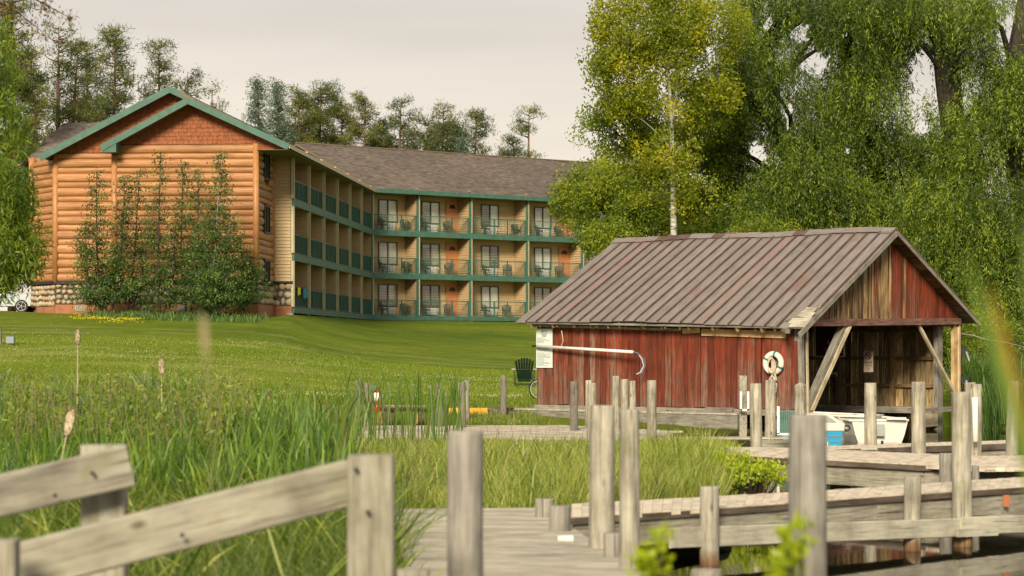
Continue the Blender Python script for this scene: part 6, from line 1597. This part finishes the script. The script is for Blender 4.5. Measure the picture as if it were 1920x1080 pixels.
# bog shrub by the docks
def sprig(name, label, cat, blobs, Y, mat, leaf, per, base, rad=.07):
    zb = ground_z(base[0], base[1]); T = thing(name, (base[0], base[1], zb), label, cat)
    Cs = blobs_to_centres(blobs); m = MB()
    for c in Cs: m.tube([V(base[0] + random.uniform(-.1, .1), base[1], zb), V(*(np.array(base + (zb,)) * .4 + c * .6)) + V(0, 0, -.04), V(*c)], [.014, .009, .004], 4)
    m.build('stems', M['trunk'], T); crown(T, Cs, per, (rad, rad, rad * .8), leaf, leaf * .42, mat, tint_base=.55, tint_amp=.2, updir=1.0, name='leaves')
sprig('bog_shrub', 'bright yellow green shrub in front of the wide dock', 'shrub', [(1400, 885, 40, 28, 33.2, .3, 26), (1448, 893, 22, 16, 33, .25, 14), (1352, 872, 26, 18, 33.6, .3, 12), (1370, 912, 22, 18, 33, .3, 8)], 33, LM['bright'], .075, 26, (X(1405, 33.2), 33.2), .07)
sprig('sapling', 'blurred bright green leafy sprig at the bottom centre', 'plant', [(1232, 1040, 20, 38, 8.2, .05, 9), (1215, 1080, 24, 30, 8.2, .05, 6)], 8, LM['bright'], .055, 8, (X(1210, 8.2), 8.2), .02)
sprig('sapling', 'blurred yellow green leafy sprig before the large round post', 'plant', [(1492, 1015, 26, 30, 8, .05, 9), (1478, 1065, 22, 30, 8, .05, 8)], 8, LM['bright'], .055, 8, (X(1475, 8), 8.0), .02)
# blurred blades right in front of the lens
def near_blade(label, pts, Y, w, mat, tint, tip=0):
    vv = []; qs = []; n = len(pts)
    for i, (px, py) in enumerate(pts):
        c = np.array(P(px, py, Y)); a = np.array(P(*pts[max(i - 1, 0)], Y)); b_ = np.array(P(*pts[min(i + 1, n - 1)], Y)); d_ = (b_ - a) / np.linalg.norm(b_ - a); s_ = np.array([d_[2], 0.3, -d_[0]]); s_ /= np.linalg.norm(s_); k = w * min(1, .15 + i / (n - 1) * 1.6) * .5
        if tip: k = w * .5 * (math.sin(math.pi * min(1, (i + .4) / tip)) if i < tip else .12)
        vv += [c - s_ * k, c + s_ * k]
        if i: qs.append((2 * i - 2, 2 * i - 1, 2 * i + 1, 2 * i))
    tag(np_mesh('grass_blade', vv, qs, mat, tint=np.full(len(vv), tint), origin=tuple(vv[-1])), label, 'grass blade')
near_blade('very blurred rusty orange blade crossing the right edge', [(1852, 535), (1866, 580), (1880, 630), (1893, 680), (1908, 740), (1925, 820), (1960, 1000), (1990, 1500)], 3.2, .013, LM['orange'], .3)
near_blade('very blurred green blade left of the orange one', [(1808, 480), (1830, 540), (1850, 600), (1875, 680), (1905, 780), (1950, 960), (1990, 1500)], 3.0, .016, LM['reed'], .7)
near_blade('very blurred green blade at the far right edge', [(1925, 420), (1932, 500), (1942, 600), (1960, 800), (1995, 1500)], 3.0, .02, LM['reed'], .6)
near_blade('blurred pale grass head floating before the young trees', [(379, 588), (381, 605), (383, 625), (384, 645), (386, 668), (389, 700), (400, 900), (405, 1300)], 4.6, .016, LM['dry'], .9, tip=5)
# lawn blades and clover close to shore
p = scatter(90000, -80, 1010, 66.2, 92, .75, 0, .1, lambda x, Y: ((x < .6) | (Y > 66.5))); d_ = R.normal(size=(len(p), 3)) * .5; d_[:, 2] = 1
n_ = len(p); v, q, t = leaf_quads(p, d_, .05 + .05 * R.random(n_), np.full(n_, .012), R.random(n_))
tag(np_mesh('lawn_grass', v, q, LM['lawn'], tint=t), 'short grass blades of the mown lawn near the shore', None, None, 'stuff')
cl = []
for (Yc, sg, a, b, n_) in ((69.2, .8, 0, 1000, 300), (74.0, 1.3, 0, 980, 3400), (78.5, 1.8, 0, 1000, 1500), (84.5, 2.8, 0, 960, 2800), (90, 2.5, 0, 700, 800)):
    Y_ = R.normal(Yc, sg, n_ * 2); px_ = a + (b - a) * R.random(n_ * 2); Y_ += .8 * np.sin(px_ * .011 + Yc) ; x_ = (px_ - 960) * Y_ / F; ok = (Y_ > 66.5) & (x_ < .6); x_, Y_ = x_[ok], Y_[ok]
    dn = np.array([mnoise.noise(Vector((q * .22, w * .45, 5))) for q, w in zip(x_, Y_)]); ok = R.random(len(x_)) < np.clip(.35 + 1.6 * dn, 0, 1)
    x_, Y_ = x_[ok], Y_[ok]; cl.append(np.column_stack([x_, Y_, [ground_z(q, w) for q, w in zip(x_, Y_)]]))
p = np.concatenate(cl); p[:, 2] += .05; n_ = len(p); d_ = R.normal(size=(n_, 3)); d_[:, 2] *= .3; v, q, t = leaf_quads(p, d_, np.full(n_, .032), np.full(n_, .032), R.random(n_))
tag(np_mesh('clover_flowers', v, q, LM['clover'], tint=t), 'drifts of white clover flowers dotting the lawn', None, None, 'stuff')
pp = scatter(3800, 90, 320, 98, 107, 1); uu = (960 + F * pp[:, 0] / pp[:, 1] - 210) / 100; ww = (pp[:, 1] - 102.5) / 4; keep = noisy(pp[:, 0], pp[:, 1], .6, .0) & (R.random(len(pp)) > uu ** 2 + ww ** 2); p = pp[keep]; p[:, 2] += .12; n_ = len(p); d_ = R.normal(size=(n_, 3)); v, q, t = leaf_quads(p, d_, np.full(n_, .06), np.full(n_, .06), R.random(n_))
tag(np_mesh('yellow_flowers', v, q, LM['yellow'], tint=t), 'patch of low yellow flowers below the young trees', None, None, 'stuff')
p = scatter(5000, 170, 490, 102.5, 107.6, 1, 16, .3); A = blades(p, .08 + .30 * R.random(len(p)) ** 2 + .1 * R.random(len(p)), np.full(len(p), .03), np.full(len(p), .5), .2 + R.random(len(p)) * .7)
tag(np_mesh('weeds', A[0], A[1], LM['young'], tint=A[2]), 'dark green weeds at the foot of the log wall', None, None, 'stuff')
# small things lying on the docks
m = MB(); c = P(1060, 1003, 20.6); c.z = .03; m.tube([c - V(.07, 0, 0), c + V(.07, .02, 0)], [.03, .035], 8); tag(m.build('crushed_can', M['sign']), 'small pale crushed can lying on the boardwalk edge', 'can')
m = MB(); c = V(X(1627, 38.6), 38.6, .04)
for k in range(3): m.tube([c + V(-.12 + .08 * k, .05 * k, -.02), c + V(-.03 + .08 * k, .03, .0), c + V(.05 + .06 * k, 0, -.02)], [.012, .035, .012], 8)
tag(m.build('folded_cloth', M['vent'], smooth=True), 'crumpled pale cloth lying on the dock behind the big blurred post', 'cloth')
